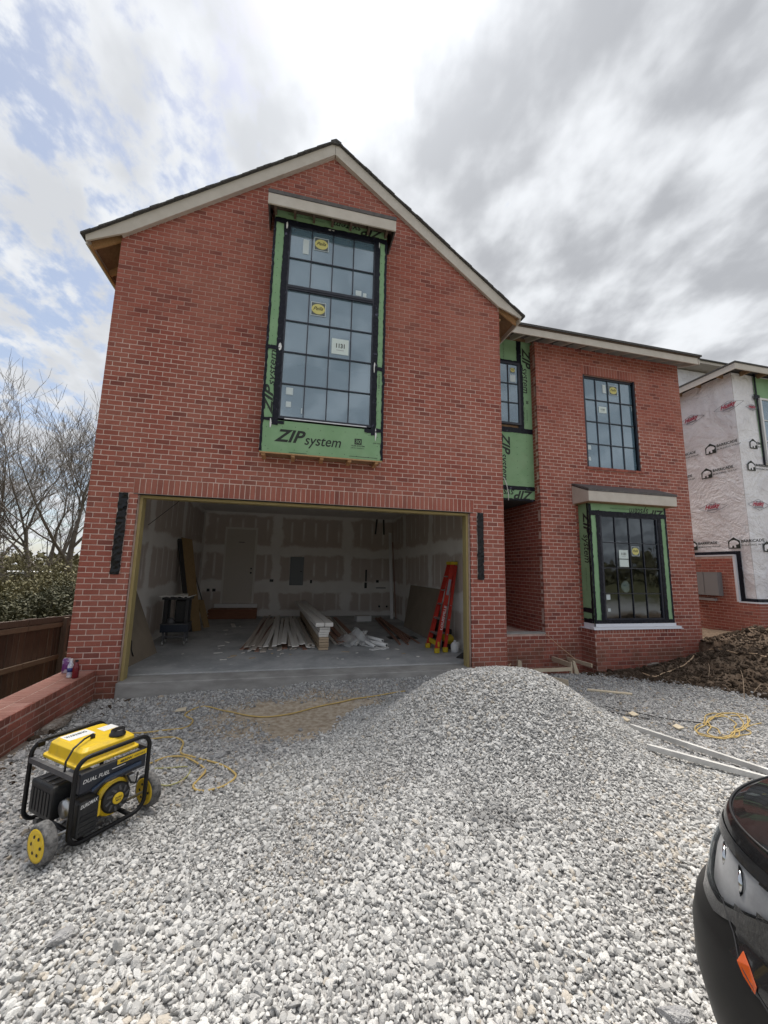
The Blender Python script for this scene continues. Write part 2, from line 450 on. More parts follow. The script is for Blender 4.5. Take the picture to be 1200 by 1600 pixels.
def H(x, y):
    x = np.asarray(x, float); y = np.asarray(y, float)
    z = -0.20 + 0.07*ss(-1.2, -4.2, y) - 0.05*ss(6.0, 7.5, x)*ss(-1.0, 0.5, y)
    z = z + (vnoise(x, y, 1.1, 7)-.5)*.05 + (vnoise(x, y, 3.3, 8)-.5)*.03
    z = z + pile_h(x, y)*ss(0.0, -0.3, y) + mound_h(x, y)
    z = z + 0.35*ss(11.5, 14.5, x) + 0.085*ss(.9, 4.5, x)*ss(-1.3, -.1, y)*ss(7.2, 6.2, x)
    z = z - 0.12*np.exp(-(((x-3.3)/0.8)**2+((y+1.2)/0.5)**2))*0.3
    left = ss(0.33, 0.05, x)
    z = z*(1-left) + left*(-1.25 + 0.10*(vnoise(x, y, .5, 9)-.5) - 0.02*np.clip(y, 0, 40))
    z = z - 0.35*((x > 0.12) & (x < 12.3) & (y > 0.2) & (y < 12))       # under the slab
    far = ss(20, 60, np.hypot(x-4, y))
    z = z + far*(vnoise(x, y, 0.03, 4)*2.0-1.0)
    return z
gx = np.concatenate([-np.geomspace(500, 1.2, 40), np.arange(-1.1, 14.0, 0.07), 14+np.geomspace(0.1, 500, 40)])
gy = np.concatenate([-7.2-np.geomspace(500, 0.1, 40), np.arange(-7.2, 2.2, 0.07), 2.2+np.geomspace(0.1, 600, 45)])
GX, GY = np.meshgrid(gx, gy)
GZ = H(GX, GY)
gm = MB(); gm.v = np.stack([GX.ravel(), GY.ravel(), GZ.ravel()], 1).tolist()
nx = len(gx)
jj, ii = np.meshgrid(np.arange(len(gy)-1), np.arange(nx-1), indexing='ij'); k0 = (jj*nx+ii).ravel()
gm.f = np.stack([k0, k0+1, k0+1+nx, k0+nx], 1).tolist(); gm.m = [0]*len(gm.f)
def make_ground():
    m = mat('site_ground', (0.2, 0.18, 0.16), 0.95, spec=0.15); g = NG(m); pos = g.pos(); X, Y, Z = g.xyz(pos)
    n1 = g.noise(pos, 1.4, 6, 0.6); n2 = g.noise(pos, 14, 6, 0.65)
    col = g.mix(g.ramp(n2, 0.3, 0.7), (0.26, 0.25, 0.245), (0.42, 0.41, 0.40))                     # stone dust
    dx = g.math('DIVIDE', g.math('SUBTRACT', X, 3.35), 1.4); dy = g.math('DIVIDE', g.math('ADD', Y, 1.2), 0.85)
    e = g.math('ADD', g.math('MULTIPLY', dx, dx), g.math('MULTIPLY', dy, dy))
    patch = g.ramp(g.math('ADD', e, g.math('MULTIPLY', g.math('SUBTRACT', n1, 0.5), 2.2)), 1.15, 0.5)
    soil = g.mix(g.ramp(n2, .3, .7), (0.30, 0.235, 0.165), (0.50, 0.435, 0.35))
    col = g.mix(patch, col, soil)
    dark = g.mix(g.ramp(n2, 0.35, 0.7), (0.10, 0.070, 0.048), (0.20, 0.148, 0.108))
    # the excavated soil on the right
    rm = g.ramp(g.math('ADD', g.math('ADD', X, g.math('MULTIPLY', Y, 0.75)), g.math('MULTIPLY', g.math('SUBTRACT', n1, 0.5), 1.1)), 8.55, 8.95)
    rm = g.math('MULTIPLY', g.math('MULTIPLY', rm, g.ramp(X, 19.0, 16.0)), g.ramp(Y, -4.6, -3.4))
    col = g.mix(rm, col, dark)
    lm = g.ramp(g.math('ADD', X, g.math('MULTIPLY', n1, 0.5)), 0.95, 0.55)
    col = g.mix(lm, col, g.mix(n2, (0.10, 0.072, 0.048), (0.20, 0.15, 0.11)))
    ring = g.math('POWER', g.math('ADD', g.math('MULTIPLY', X, X), g.math('MULTIPLY', Y, Y)), .5)
    col = g.mix(g.ramp(ring, 16, 26), col, g.mix(n2, (0.055, 0.062, 0.026), (0.12, 0.105, 0.055)))
    far = g.ramp(g.math('ADD', X, g.math('MULTIPLY', n1, 1.0)), 0.2, -0.6)
    col = g.mix(far, col, g.mix(n2, (0.055, 0.062, 0.026), (0.12, 0.105, 0.055)))
    g.l(col, g.b.inputs['Base Color']); g.bump(n2, 0.6, 0.02)
    return m
ground = gm.build('ground', make_ground(), smooth=True)
ground['kind'] = 'structure'

# ------------------------------------------------------------------ crushed stone
def stone_mesh(name, seed, m):
    rs = np.random.default_rng(seed)
    bm = bmesh.new(); bmesh.ops.create_icosphere(bm, subdivisions=2, radius=1.0)
    V = np.array([v.co[:] for v in bm.verts])
    for _ in range(9):
        n = rs.normal(size=3); n /= np.linalg.norm(n); d = rs.uniform(0.52, 0.85)
        k = V @ n; V = V - np.outer(np.maximum(k-d, 0), n)
    V *= np.array([1.0, rs.uniform(.62, .85), rs.uniform(.42, .66)])
    for v, c in zip(bm.verts, V): v.co = c
    bmesh.ops.dissolve_limit(bm, angle_limit=R(9), verts=bm.verts, edges=bm.edges)
    bmesh.ops.triangulate(bm, faces=bm.faces)
    me = bpy.data.meshes.new(name); bm.to_mesh(me); bm.free(); me.materials.append(m)
    return me
def make_stone(name, dark, light, warm):
    m = mat(name, light, 0.85, spec=0.25); g = NG(m)
    at = g.n('ShaderNodeAttribute', attribute_name='tint', attribute_type='INSTANCER')
    v = at.outputs['Fac']; t = g.n('ShaderNodeTexCoord').outputs['Object']
    col = g.mix(g.ramp(v, 0.0, 0.8), dark, light)
    col = g.mix(g.ramp(v, 0.93, 0.95), col, warm)
    col = g.mix(g.ramp(g.noise(t, 3.0, 5, 0.65), 0.35, 0.75, 0, 0.4), col, dark)
    g.l(col, g.b.inputs['Base Color']); g.bump(g.noise(t, 7, 4), 0.35, 0.08)
    return m
M['stone_w'] = make_stone('pale_limestone', (0.32, 0.316, 0.308), (0.70, 0.69, 0.665), (0.54, 0.49, 0.42))
M['stone_g'] = make_stone('grey_crushed_stone', (0.25, 0.25, 0.25), (0.58, 0.57, 0.555), (0.44, 0.37, 0.29))
def make_clod():
    m = mat('soil_clod', (0.10, 0.06, 0.04), 0.95, spec=0.1); g = NG(m)
    at = g.n('ShaderNodeAttribute', attribute_name='tint', attribute_type='INSTANCER')
    g.l(g.mix(at.outputs['Fac'], (0.085, 0.060, 0.042), (0.23, 0.172, 0.128)), g.b.inputs['Base Color'])
    t = g.n('ShaderNodeTexCoord').outputs['Object']; g.bump(g.noise(t, 4, 6, 0.7), 0.9, 0.2)
    return m
M['clod'] = make_clod()
def stone_set(tagname, m, n=10, seed=0):
    c = bpy.data.collections.new(tagname)
    for i in range(n):
        c.objects.link(bpy.data.objects.new(tagname+'_stone', stone_mesh(tagname, seed+i, m)))
    return c
SET_W = stone_set('pale_stone', M['stone_w'], 12, 100)
SET_G = stone_set('grey_stone', M['stone_g'], 10, 200)
SET_C = stone_set('soil_clod', M['clod'], 8, 300)
def scatter_group(coll):
    ng = bpy.data.node_groups.new('scatter', 'GeometryNodeTree')
    ng.interface.new_socket('Geometry', in_out='INPUT', socket_type='NodeSocketGeometry')
    ng.interface.new_socket('Geometry', in_out='OUTPUT', socket_type='NodeSocketGeometry')
    a = ng.nodes.new('NodeGroupInput'); b = ng.nodes.new('NodeGroupOutput')
    ip = ng.nodes.new('GeometryNodeInstanceOnPoints'); ci = ng.nodes.new('GeometryNodeCollectionInfo')
    ci.inputs['Collection'].default_value = coll; ci.inputs['Separate Children'].default_value = True; ci.inputs['Reset Children'].default_value = True
    def na(name, t):
        q = ng.nodes.new('GeometryNodeInputNamedAttribute'); q.data_type = t; q.inputs['Name'].default_value = name
        return q.outputs['Attribute']
    ip.inputs['Pick Instance'].default_value = True
    L = ng.links.new
    L(a.outputs[0], ip.inputs['Points']); L(ci.outputs[0], ip.inputs['Instance'])
    L(na('pick', 'INT'), ip.inputs['Instance Index']); L(na('rot', 'FLOAT_VECTOR'), ip.inputs['Rotation']); L(na('scl', 'FLOAT_VECTOR'), ip.inputs['Scale'])
    L(ip.outputs[0], b.inputs[0])
    return ng
def scatter(name, pts, size, rot, tint, coll, nvar, label=None, cat=None):
    me = bpy.data.meshes.new(name); me.from_pydata(pts.tolist(), [], [])
    n = len(pts)
    for nm, t, d in (('pick', 'INT', RNG.integers(0, nvar, n)), ('rot', 'FLOAT_VECTOR', rot), ('scl', 'FLOAT_VECTOR', size), ('tint', 'FLOAT', tint)):
        at = me.attributes.new(nm, t, 'POINT')
        at.data.foreach_set('vector' if t == 'FLOAT_VECTOR' else 'value', np.asarray(d, dtype=np.int32 if t == 'INT' else np.float32).ravel())
    o = bpy.data.objects.new(name, me); COL.objects.link(o)
    md = o.modifiers.new('scatter', 'NODES'); md.node_group = scatter_group(coll)
    tag(o, label, cat, kind='stuff')
    return o
def jitter_grid(x0, x1, y0, y1, step):
    X, Y = np.meshgrid(np.arange(x0, x1, step), np.arange(y0, y1, step))
    X = X + RNG.uniform(-.5, .5, X.shape)*step; Y = Y + RNG.uniform(-.5, .5, Y.shape)*step
    return X.ravel(), Y.ravel()
def in_view(x, y, margin=160):
    p = np.stack([x, y, H(x, y)], 1) - CAM; z = p @ C_F
    u = 600+F_PX*(p @ C_R)/np.maximum(z, .05); v = 800-F_PX*(p @ C_U)/np.maximum(z, .05)
    return (z > .3) & (u > -margin*2.2) & (u < 1200+margin*2.2) & (v < 1600+margin*2.2)
PB = np.array([(-0.5, -3.9), (1.0, -3.75), (2.16, -3.2), (2.66, -2.83), (3.2, -2.2), (3.88, -1.27), (4.5, -0.75)])
def white_zone(x, y):
    """1 where the pale stone lies, 0 where the small grey gravel shows"""
    n = (vnoise(x, y, 2.1, 21)-.5)*.7 + (vnoise(x, y, 6, 22)-.5)*.35
    lim = np.interp(x, PB[:, 0], PB[:, 1])
    south = ss(0.15, -0.15, y-lim+n*.5)
    right = ss(0.15, -0.15, (x-np.interp(y, [-7, -4.2, -3.4, -2.6, -1.36, -.6], [7.8, 7.2, 6.6, 6.85, 7.3, 6.6])+n*.6))
    return np.maximum(south*right, (pile_h(x, y) > .16)*1.0)
def ok_ground(x, y):
    return (x > 0.46) & (x < 13) & (y < -0.06+1.02*(x > 6.8)*(x < 9.0)+.6*(x > 9.0)*(x < 11.4)+.98*(x > 11.4))
def tilt(n): return np.stack([RNG.normal(0, .55, n), RNG.normal(0, .55, n), RNG.uniform(0, 6.283, n)], 1)
DK = on_z(768, 1258, .05)
# pale stone, two layers
out_p, out_s, out_t = [], [], []
for layer, (step, lift) in enumerate(((0.0192, 0.003), (0.024, 0.010), (0.045, 0.015))):
    x, y = jitter_grid(0.4, 9.0, -7.0, -0.35, step)
    k = ok_ground(x, y); x, y = x[k], y[k]; k = in_view(x, y); x, y = x[k], y[k]
    k = RNG.random(len(x)) < white_zone(x, y); x, y = x[k], y[k]
    s = RNG.lognormal(math.log(0.0123), 0.34, len(x)).clip(.007, .034)
    out_p.append(np.stack([x, y, H(x, y)+lift+RNG.uniform(-.004, .006, len(x))], 1)); out_s.append(s)
    t = RNG.random(len(x))
    d = np.exp(-(((x-DK[0])/.26)**2+((y-DK[1])/.20)**2)*1.2)*(vnoise(x, y, 9, 31) > .35)          # patch of darker stones low on the heap
    wear = vnoise(x, y, .9, 61)*.6+vnoise(x, y, 3.1, 62)*.4
    t = np.clip(t*(.72+.56*wear), 0, 1)
    out_s[-1] = s*(.82+.40*vnoise(x, y, 1.6, 63))
    out_t.append(t*(1-.85*d))
P_ = np.concatenate(out_p); S_ = np.concatenate(out_s); T_ = np.concatenate(out_t)
heap = pile_h(P_[:, 0], P_[:, 1]) > 0.13
for nm, k, lab in (('gravel_pile', heap, 'tall heap of pale crushed limestone in front of the garage'), ('pale_gravel', ~heap, 'pale coarse crushed limestone spread over the near driveway')):
    n = int(k.sum())
    sc = S_[k][:, None]*np.stack([RNG.uniform(.9, 1.25, n), RNG.uniform(.85, 1.1, n), RNG.uniform(.8, 1.15, n)], 1)
    scatter(nm, P_[k], sc, tilt(n), T_[k], SET_W, 12, lab, 'gravel')
# small grey gravel
x, y = jitter_grid(0.4, 13.0, -7.0, 1.4, 0.026)
k = ok_ground(x, y); x, y = x[k], y[k]; k = in_view(x, y); x, y = x[k], y[k]
patch = np.exp(-((((x-3.35)/1.25)**2+((y+1.25)/.72)**2)**2))*(0.35+vnoise(x, y, 3, 41))
soilr = ss(8.4, 9.0, x+.75*y+(vnoise(x, y, 1.4, 42)-.5)*1.0)
k = (RNG.random(len(x)) > white_zone(x, y)*.97) & (RNG.random(len(x)) > patch*1.45) & (RNG.random(len(x)) > soilr*1.02)
x, y = x[k], y[k]; n = len(x)
s = RNG.lognormal(math.log(0.0140), 0.38, n).clip(.006, .04)[:, None]*RNG.uniform(.8, 1.2, (n, 3))
scatter('grey_gravel', np.stack([x, y, H(x, y)+.004+RNG.uniform(-.003, .006, n)], 1), s, tilt(n), RNG.random(n), SET_G, 10, 'compacted small grey gravel along the house', 'gravel')
# clods on the soil heap and by the low wall
x, y = jitter_grid(8.4, 14.6, -3.4, 1.5, 0.04)
k = (x+.75*y+(vnoise(x, y, 1.4, 42)-.5)*1.0 > 8.6) & ((y < .98) | (x > 12.5)) & ~((x < 11.4) & (y > .58)) & (RNG.random(len(x)) < .75)
x, y = x[k], y[k]
x2, y2 = jitter_grid(0.44, 0.95, -2.6, -0.1, 0.05)
k = RNG.random(len(x2)) < .12; x2, y2 = x2[k], y2[k]
x, y = np.concatenate([x, x2]), np.concatenate([y, y2]); n = len(x)
s = RNG.lognormal(math.log(0.021), 0.55, n).clip(.007, .10)[:, None]*RNG.uniform(.8, 1.2, (n, 3))
scatter('soil_clods', np.stack([x, y, H(x, y)+.005], 1), s, tilt(n), RNG.random(n), SET_C, 8, 'dark brown excavated soil in clods beside the house corner', 'soil')
# single larger rocks
def rock(u, v, size, seed, label, m, z=-0.08, sx=(1, .8, .55)):
    p = on_z(u, v, z); p[2] = float(H(p[0], p[1]))
    me = stone_mesh('rock', seed, m); o = bpy.data.objects.new('rock', me); COL.objects.link(o)
    o.location = (p[0], p[1], p[2]+size*.25); o.scale = (size*sx[0], size*sx[1], size*sx[2]/.55*.8); o.rotation_euler = (.25, .2, seed*1.3)
    return tag(o, label, 'rock')
M['rock'] = mat('rock', (0.34, 0.34, 0.35), 0.9, col2=(0.50, 0.495, 0.49), scale=3, bump=0.6, bscale=8, bdist=0.1)
M['rock_b'] = mat('muddy_rock', (0.16, 0.12, 0.09), 0.95, col2=(0.34, 0.31, 0.28), scale=3, bump=0.6, bscale=8, bdist=0.1)
rock(93, 1468, .075, 1, 'large angular grey rock lying on the pale gravel', M['rock'])
rock(1050, 1575, .08, 2, 'flat pale rock beside the black car bumper', M['rock'])
rock(78, 1137, .15, 3, 'muddy boulder against the low brick wall', M['rock_b'], -.15, (1.2, .9, .6))
rock(98, 1128, .12, 8, 'clay coated lump beside the muddy boulder', M['rock_b'], -.15, (1.2, .8, .6))
rock(30, 1178, .10, 4, 'pale broken block behind the generator handle', M['rock'], -.15)
rock(58, 1172, .07, 5, 'rounded grey stone between wall and generator', M['rock'], -.15)
rock(133, 1107, .06, 9, 'chipped stone at the foot of the garage pier', M['rock_b'], -.2)
rock(972, 1040, .16, 6, 'broad grey rock leaning on the brick base of the lower bay', M['rock'], -.25, (1.3, .6, .8))
rock(1022, 1046, .10, 7, 'muddy rock at the edge of the dug soil', M['rock_b'], -.22, (1.3, .8, .6))
rock(1016, 1020, .13, 10, 'small dark boulder half buried by the brick base', M['rock_b'], -.15, (1.1, .8, .8))
rock(470, 1140, .05, 11, 'lone stone on the bare dirt patch', M['rock'], -.2)
rock(340, 1186, .07, 12, 'light slab stone beside the looped yellow cord', M['rock'], -.18, (1.4, .8, .4))
# ------------------------------------------------------------------ brickwork
BC, BL, BG = 0.07895, 0.2035, 0.0115            # course height, brick + joint, joint
class Masonry:
    def __init__(self): self.b = []
    def lay(self, ux, n, O, L, z0, z1, openings=(), lim=None, phase=0.0, upv=(0, 0, 1), bl=BL, bc=BC, bond=0.5):
        """running bond; O is the point u=0, z=0; openings are (u0,u1,z0,z1)"""
        ux, n, O, up = Vector(ux), Vector(n), Vector(O), Vector(upv)
        for k in range(math.floor(z0/bc), math.ceil(z1/bc)):
            zc = (k+.5)*bc
            if zc < z0 or zc > z1: continue
            a, b = (0, L) if lim is None else lim(zc)
            if b-a < .04: continue
            iv = [(a, b)]
            for (p, q, r, s) in openings:
                if r < zc < s:
                    nv = []
                    for (c, d) in iv:
                        if q <= c or p >= d: nv.append((c, d)); continue
                        if p > c: nv.append((c, p))
                        if q < d: nv.append((q, d))
                    iv = nv
            off = phase + (k % 2)*bl*bond
            for (c, d) in iv:
                j = math.floor((c-off)/bl)
                while True:
                    s0 = off+j*bl; s1 = s0+bl-BG; j += 1
                    if s0 > d: break
                    s0, s1 = max(s0, c), min(s1, d)
                    if s1-s0 < .03: continue
                    self.b.append((O+ux*((s0+s1)/2)+up*zc, ux, n, up, s1-s0, bc-BG))
    def one(self, c, ux, n, up, w, h): self.b.append((Vector(c), Vector(ux), Vector(n), Vector(up), w, h))
    def finish(self, part, singles=300, m=None, name='brick'):
        m = m or M['brick']
        def score(q):
            c, ux, n, up, w, h = q
            if (Vector(CAM)-c).dot(n) <= 0: return 0
            u, v, z = proj(c)
            if z < .2 or not (-20 < u < 1220 and -20 < v < 1620): return 0
            return w*h/(z*z)*abs((Vector(CAM)-c).normalized().dot(n))
        order = sorted(range(len(self.b)), key=lambda i: -score(self.b[i]))
        pick = [i for i in order[:singles] if score(self.b[i]) > 0]; ps = set(pick)
        cache = {}
        for i in pick:
            c, ux, n, up, w, h = self.b[i]
            key = (round(w, 3), round(h, 3))
            if key not in cache: cache[key] = brick_mesh(key[0], key[1], m)
            o = bpy.data.objects.new(name, cache[key]); COL.objects.link(o)
            mm = Matrix((ux, -n, up)).transposed().to_4x4()
            mm.translation = c + n*random.uniform(-.0015, .0015)
            mm = mm @ Matrix.Rotation(random.gauss(0, .004), 4, 'Y')
            o.parent = part; o.matrix_local = Matrix.Translation(-part.matrix_local.translation) @ mm
        rest = [i for i in range(len(self.b)) if i not in ps]
        if rest:
            V = []; Fc = []; T = []
            for i in rest:
                c, ux, n, up, w, h = self.b[i]
                vs, fs = brick_geo(w, h); b = len(V); c = c + n*random.uniform(-.0015, .0015); t = random.random()
                ja = random.gauss(0, .004)
                V += [tuple(c + ux*x - n*y + up*(z+x*ja)) for x, y, z in vs]; Fc += [tuple(k+b for k in f) for f in fs]; T += [t]*len(fs)
            me = bpy.data.meshes.new(name); me.from_pydata(V, [], Fc); me.materials.append(m)
            at = me.attributes.new('tint', 'FLOAT', 'FACE'); at.data.foreach_set('value', np.array(T, np.float32))
            o = bpy.data.objects.new('brickwork', me); COL.objects.link(o); o.parent = part; o['kind'] = 'stuff'
            o.location = -part.matrix_local.translation
def brick_geo(w, h, d=.03, c=.0035):
    a, b = w/2, h/2
    vs = [(-a+c, 0, -b+c), (a-c, 0, -b+c), (a-c, 0, b-c), (-a+c, 0, b-c), (-a, c, -b), (a, c, -b), (a, c, b), (-a, c, b), (-a, d, -b), (a, d, -b), (a, d, b), (-a, d, b)]
    fs = [(0, 1, 2, 3)]
    for k in range(4):
        j = (k+1) % 4
        fs += [(4+k, 4+j, j, k), (8+k, 8+j, 4+j, 4+k)]
    return vs, fs
def brick_mesh(w, h, m):
    vs, fs = brick_geo(w, h); me = bpy.data.meshes.new('brick'); me.from_pydata(vs, [], fs); me.materials.append(m)
    return me
FX, FN = (1, 0, 0), (0, -1, 0)

# ------------------------------------------------------------------ the brick house
house = thing('brick_house', 'two storey red brick house with tall front gable and open garage', 'house')
W, OX1, OX2, OH = 6.738, 0.656, 6.060, 2.684
RX, RL, RR, RZ = 1.045, 8.26, 12.45, 7.02        # right wing: plane Y, left, right, eave wall top
T = lambda x: 9.50 - 0.752*abs(x-3.36)
def xz(mb, pts, y0, y1, mi=0): return mb.prism([(x, y0, z) for x, z in pts], (0, y1-y0, 0), mi)
mb = MB(); MY = 0.0045
for p in ([(0, -1.4), (OX1, -1.4), (OX1, OH), (0, OH)], [(OX2, -.6), (W, -.6), (W, OH), (OX2, OH)], [(0, OH), (W, OH), (W, 3.7), (0, 3.7)],
          [(0, 3.7), (2.45, 3.7), (2.45, T(2.45)), (0, T(0))], [(4.25, 3.7), (W, 3.7), (W, T(W)), (4.25, T(4.25))],
          [(2.45, 7.6), (4.25, 7.6), (4.25, T(4.25)), (3.36, T(3.36)), (2.45, T(2.45))]):
    xz(mb, p, MY, .10)
gable = mb.build('wall', M['mortar'], house); gable['label'] = 'red brick gable wall over the garage'
STRIPS = ((0.405, 0.537, 1.478, 2.684), (6.187, 6.318, 1.478, 2.684))
ms = Masonry()
ms.lay(FX, FN, (0, 0, 0), W, -0.55, OH, [(OX1, OX2, -1, OH)] + list(STRIPS))
gl = lambda z: (max(0.0, 3.36-(9.46-z)/.752), min(W, 3.36+(9.46-z)/.752))
ms.lay(FX, FN, (0, 0, 0), W, OH, 9.4, [(2.41, 4.29, 3.47, 8.0), (0.585, 6.135, OH, OH+.235)], gl)
ms.finish(gable)
so = Masonry(); n = 70
for i in range(n):
    so.one((0.585+(i+.5)*(5.55/n), -0.001, OH+.118), FX, FN, (0, 0, 1), 5.55/n-BG, .224)
so.finish(gable, 300, name='soldier_brick')
MB().box(OX1-.06, OX2+.06, -.004, .09, OH-.012, OH-.002).build('steel_lintel', M['black_metal'], gable)
# membrane strips left open in the piers
def crinkled(mb, x0, x1, z0, z1, y, amp, nu, nv, seed, edge=0.0, mi=0):
    rs = np.random.default_rng(seed); A = rs.normal(0, 1, (nv+2, nu+2))
    def fn(u, v):
        i, j = min(int(u*nu+.5), nu), min(int(v*nv+.5), nv)
        ex = rs.normal(0, edge) if (i == 0 or i == nu) else 0
        return (x0+(x1-x0)*u+ex, y-amp*A[j, i], z0+(z1-z0)*v)
    return mb.grid(fn, nu, nv, mi)
for i, (a, b, c, d) in enumerate(STRIPS):
    crinkled(MB(), a+.004, b-.004, c, d, -.014, .0055, 4, 30, 50+i, .004).build('membrane_strip', M['membrane'], gable)

# side walls
mb = MB().box(.0045, .1, .10, 12, -1.4, 6.9).box(W-.1, W-.0045, .10, 12, -.6, 6.9)
side = mb.build('wall', M['mortar'], house); side['label'] = 'brick side walls of the gable wing'
ms = Masonry()
ms.lay((0, -1, 0), (-1, 0, 0), (0, 12, 0), 12, -1.3, 6.8)
ms.lay((0, 1, 0), (1, 0, 0), (W, 0, 0), 3.4, -.5, 3.2)
ms.lay((0, 1, 0), (1, 0, 0), (W, 0, 0), 1.25, 3.2, 6.8)
ms.finish(side, 0)

# ---- right wing
mb = MB()
for p in ([(RL, -.6), (9.16, -.6), (9.16, RZ), (RL, RZ)], [(11.32, -.6), (RR, -.6), (RR, RZ), (11.32, RZ)], [(9.16, 3.5), (11.32, 3.5), (11.32, 4.05), (9.16, 4.05)],
          [(9.16, 6.40), (11.32, 6.40), (11.32, RZ), (9.16, RZ)], [(9.16, 4.05), (9.535, 4.05), (9.535, 6.40), (9.16, 6.40)], [(11.07, 4.05), (11.32, 4.05), (11.32, 6.40), (11.07, 6.40)],
          [(9.16, -.6), (11.32, -.6), (11.32, .4), (9.16, .4)], [(9.16, 3.2), (11.32, 3.2), (11.32, 3.5), (9.16, 3.5)]):
    xz(mb, p, RX+MY, RX+.10)
mb.box(RL+.0045, RL+.1, RX+.1, 3.6, -.6, 3.3).box(RL+.0045, RL+.1, RX+.1, 1.26, 3.3, 7.0).box(RR-.1, RR, RX+.1, 11, -.6, RZ)
rwing = mb.build('wall', M['mortar'], house); rwing['label'] = 'brick front wall of the right wing'
ms = Masonry()
ms.lay(FX, FN, (0, RX, 0), RR, -0.55, RZ, [(9.24, 11.31, .56, 3.42), (9.545, 11.06, 4.09, 6.385+.235)], lambda z: (RL, RR))
for (a, b) in ((9.16, 9.545), (11.06, 11.40)):
    pass
ms.lay((0, -1, 0), (-1, 0, 0), (RL-.0, 3.6, 0), 3.6-RX, -.5, 3.28); ms.lay((0, -1, 0), (-1, 0, 0), (RL, 1.24, 0), 1.24-RX, 3.28, 7.0)
ms.finish(rwing)
so = Masonry(); n = 20
for i in range(n): so.one((9.50+(i+.5)*(1.61/n), RX-.001, 6.385+.122), FX, FN, (0, 0, 1), 1.61/n-BG, .224)
so.finish(rwing, 300, name='soldier_brick')
rl = Masonry(); n = 20
for i in range(n): rl.one((9.50+(i+.5)*(1.61/n), RX-.035, 4.06), FX, FN, (0, 0, 1), 1.61/n-.006, .06)
sill = MB().box(9.50, 11.11, RX-.03, RX+.09, 4.032, 4.088).build('window_sill', M['brick'], house)
rl.finish(sill, 300)
# porch: low wall, floor, side and back
mb = MB().box(W, RL, RX+MY, RX+.2, -.6, .355).box(W, RL+.1, RX+.2, 3.6, -.6, .30)
porch = mb.build('porch_wall', M['mortar'], house)
ms = Masonry(); ms.lay(FX, FN, (0, RX, 0), RL, -.5, .34, (), lambda z: (W+.004, RL-.004), phase=.06); ms.finish(porch)
MB().box(W, RL, RX-.012, RX+.21, .357, .378).build('porch_wall_cap', M['concrete'], house)
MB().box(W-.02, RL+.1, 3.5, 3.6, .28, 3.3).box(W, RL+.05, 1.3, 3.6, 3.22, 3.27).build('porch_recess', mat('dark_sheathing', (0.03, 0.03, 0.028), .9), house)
# brick base under the lower bay
BX0, BX1, BYF = 9.13, 11.36, 0.63
mb = MB().box(BX0+.0045, BX1-.0045, BYF+MY, RX, -.6, .475)
bbase = mb.build('bay_base', M['mortar'], house)
ms = Masonry(); ms.lay(FX, FN, (0, BYF, 0), 20, -.5, .40, (), lambda z: (BX0, BX1)); ms.lay((0, -1, 0), (-1, 0, 0), (BX0, RX, 0), RX-BYF, -.5, .40)
nr = 30
for i in range(nr): ms.one((BX0+(i+.5)*((BX1-BX0)/nr), BYF, .437), FX, FN, (0, 0, 1), (BX1-BX0)/nr-BG, .072)
for i in range(5): ms.one((BX0, BYF+.04+i*.078, .437), (0, -1, 0), (-1, 0, 0), (0, 0, 1), .07, .072)
ms.finish(bbase)
MB().prism([(9.10, .60, .478), (11.39, .60, .478), (11.39, RX-.002, .478), (9.10, RX-.002, .478)], (0, 0, .012)).prism([(0, .60, .490), (0, .735, .575), (0, .735, .49)], (0, 0, 0)).box(9.10, 11.36, .62, .735, .49, .53).box(9.215, 11.33, .715, .735, .53, .585).box(9.215, 9.232, .715, RX-.004, .49, .585).build('sill_flashing', M['white_flash'], house)

# ---- roof of the gable wing
def slope_prism(mb, pts_xz, y0, y1): return xz(mb, pts_xz, y0, y1)
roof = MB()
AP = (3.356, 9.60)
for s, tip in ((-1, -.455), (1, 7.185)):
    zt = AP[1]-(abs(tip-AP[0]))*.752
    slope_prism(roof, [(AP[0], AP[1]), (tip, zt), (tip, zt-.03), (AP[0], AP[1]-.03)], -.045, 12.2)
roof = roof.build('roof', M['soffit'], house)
sh = MB()
for s, tip in ((-1, -.50), (1, 7.23)):
    n = 34; dx = (tip-AP[0])/n
    for i in range(n):
        x0, x1 = AP[0]+dx*i, AP[0]+dx*(i+1)*1.0
        z0, z1 = AP[1]+.004-abs(x0-AP[0])*.752, AP[1]+.004-abs(x1-AP[0])*.752
        jy = random.uniform(-.008, .008)
        xz(sh, [(x0, z0), (x1+dx*.12, z1-.752*abs(dx)*.12), (x1+dx*.12, z1+.036+random.uniform(-.003, .003)-.752*abs(dx)*.12), (x0, z0+.030)], -.125+jy, 12.2)
xz(sh, [(AP[0]-.10, AP[1]-.05), (AP[0]+.10, AP[1]-.05), (AP[0]+.10, AP[1]+.0), (AP[0], AP[1]+.058), (AP[0]-.10, AP[1]+.0)], -.12, 12.2)
sh.build('shingle_courses', M['shingle'], roof)
def fascia(pts, name='fascia'):
    return xz(MB(), pts, -.08, -.052).build(name, M['trim'], roof)
fascia([(3.350, 9.597), (-.465, 6.728), (-.45, 6.632), (.10, 6.905), (3.350, 9.351)], 'rake_fascia')
fascia([(3.356, 9.597), (3.356, 9.351), (6.68, 6.848), (7.182, 6.66), (7.197, 6.712)], 'rake_fascia')
xz(MB(), [(3.35, 9.34), (.02, 6.86), (.02, 6.90), (3.35, 9.50)], -.05, MY).build('rake_soffit', M['trim'], roof)
xz(MB(), [(3.36, 9.34), (3.36, 9.50), (W-.02, 6.90), (W-.02, 6.86)], -.05, MY).build('rake_soffit', M['trim'], roof)
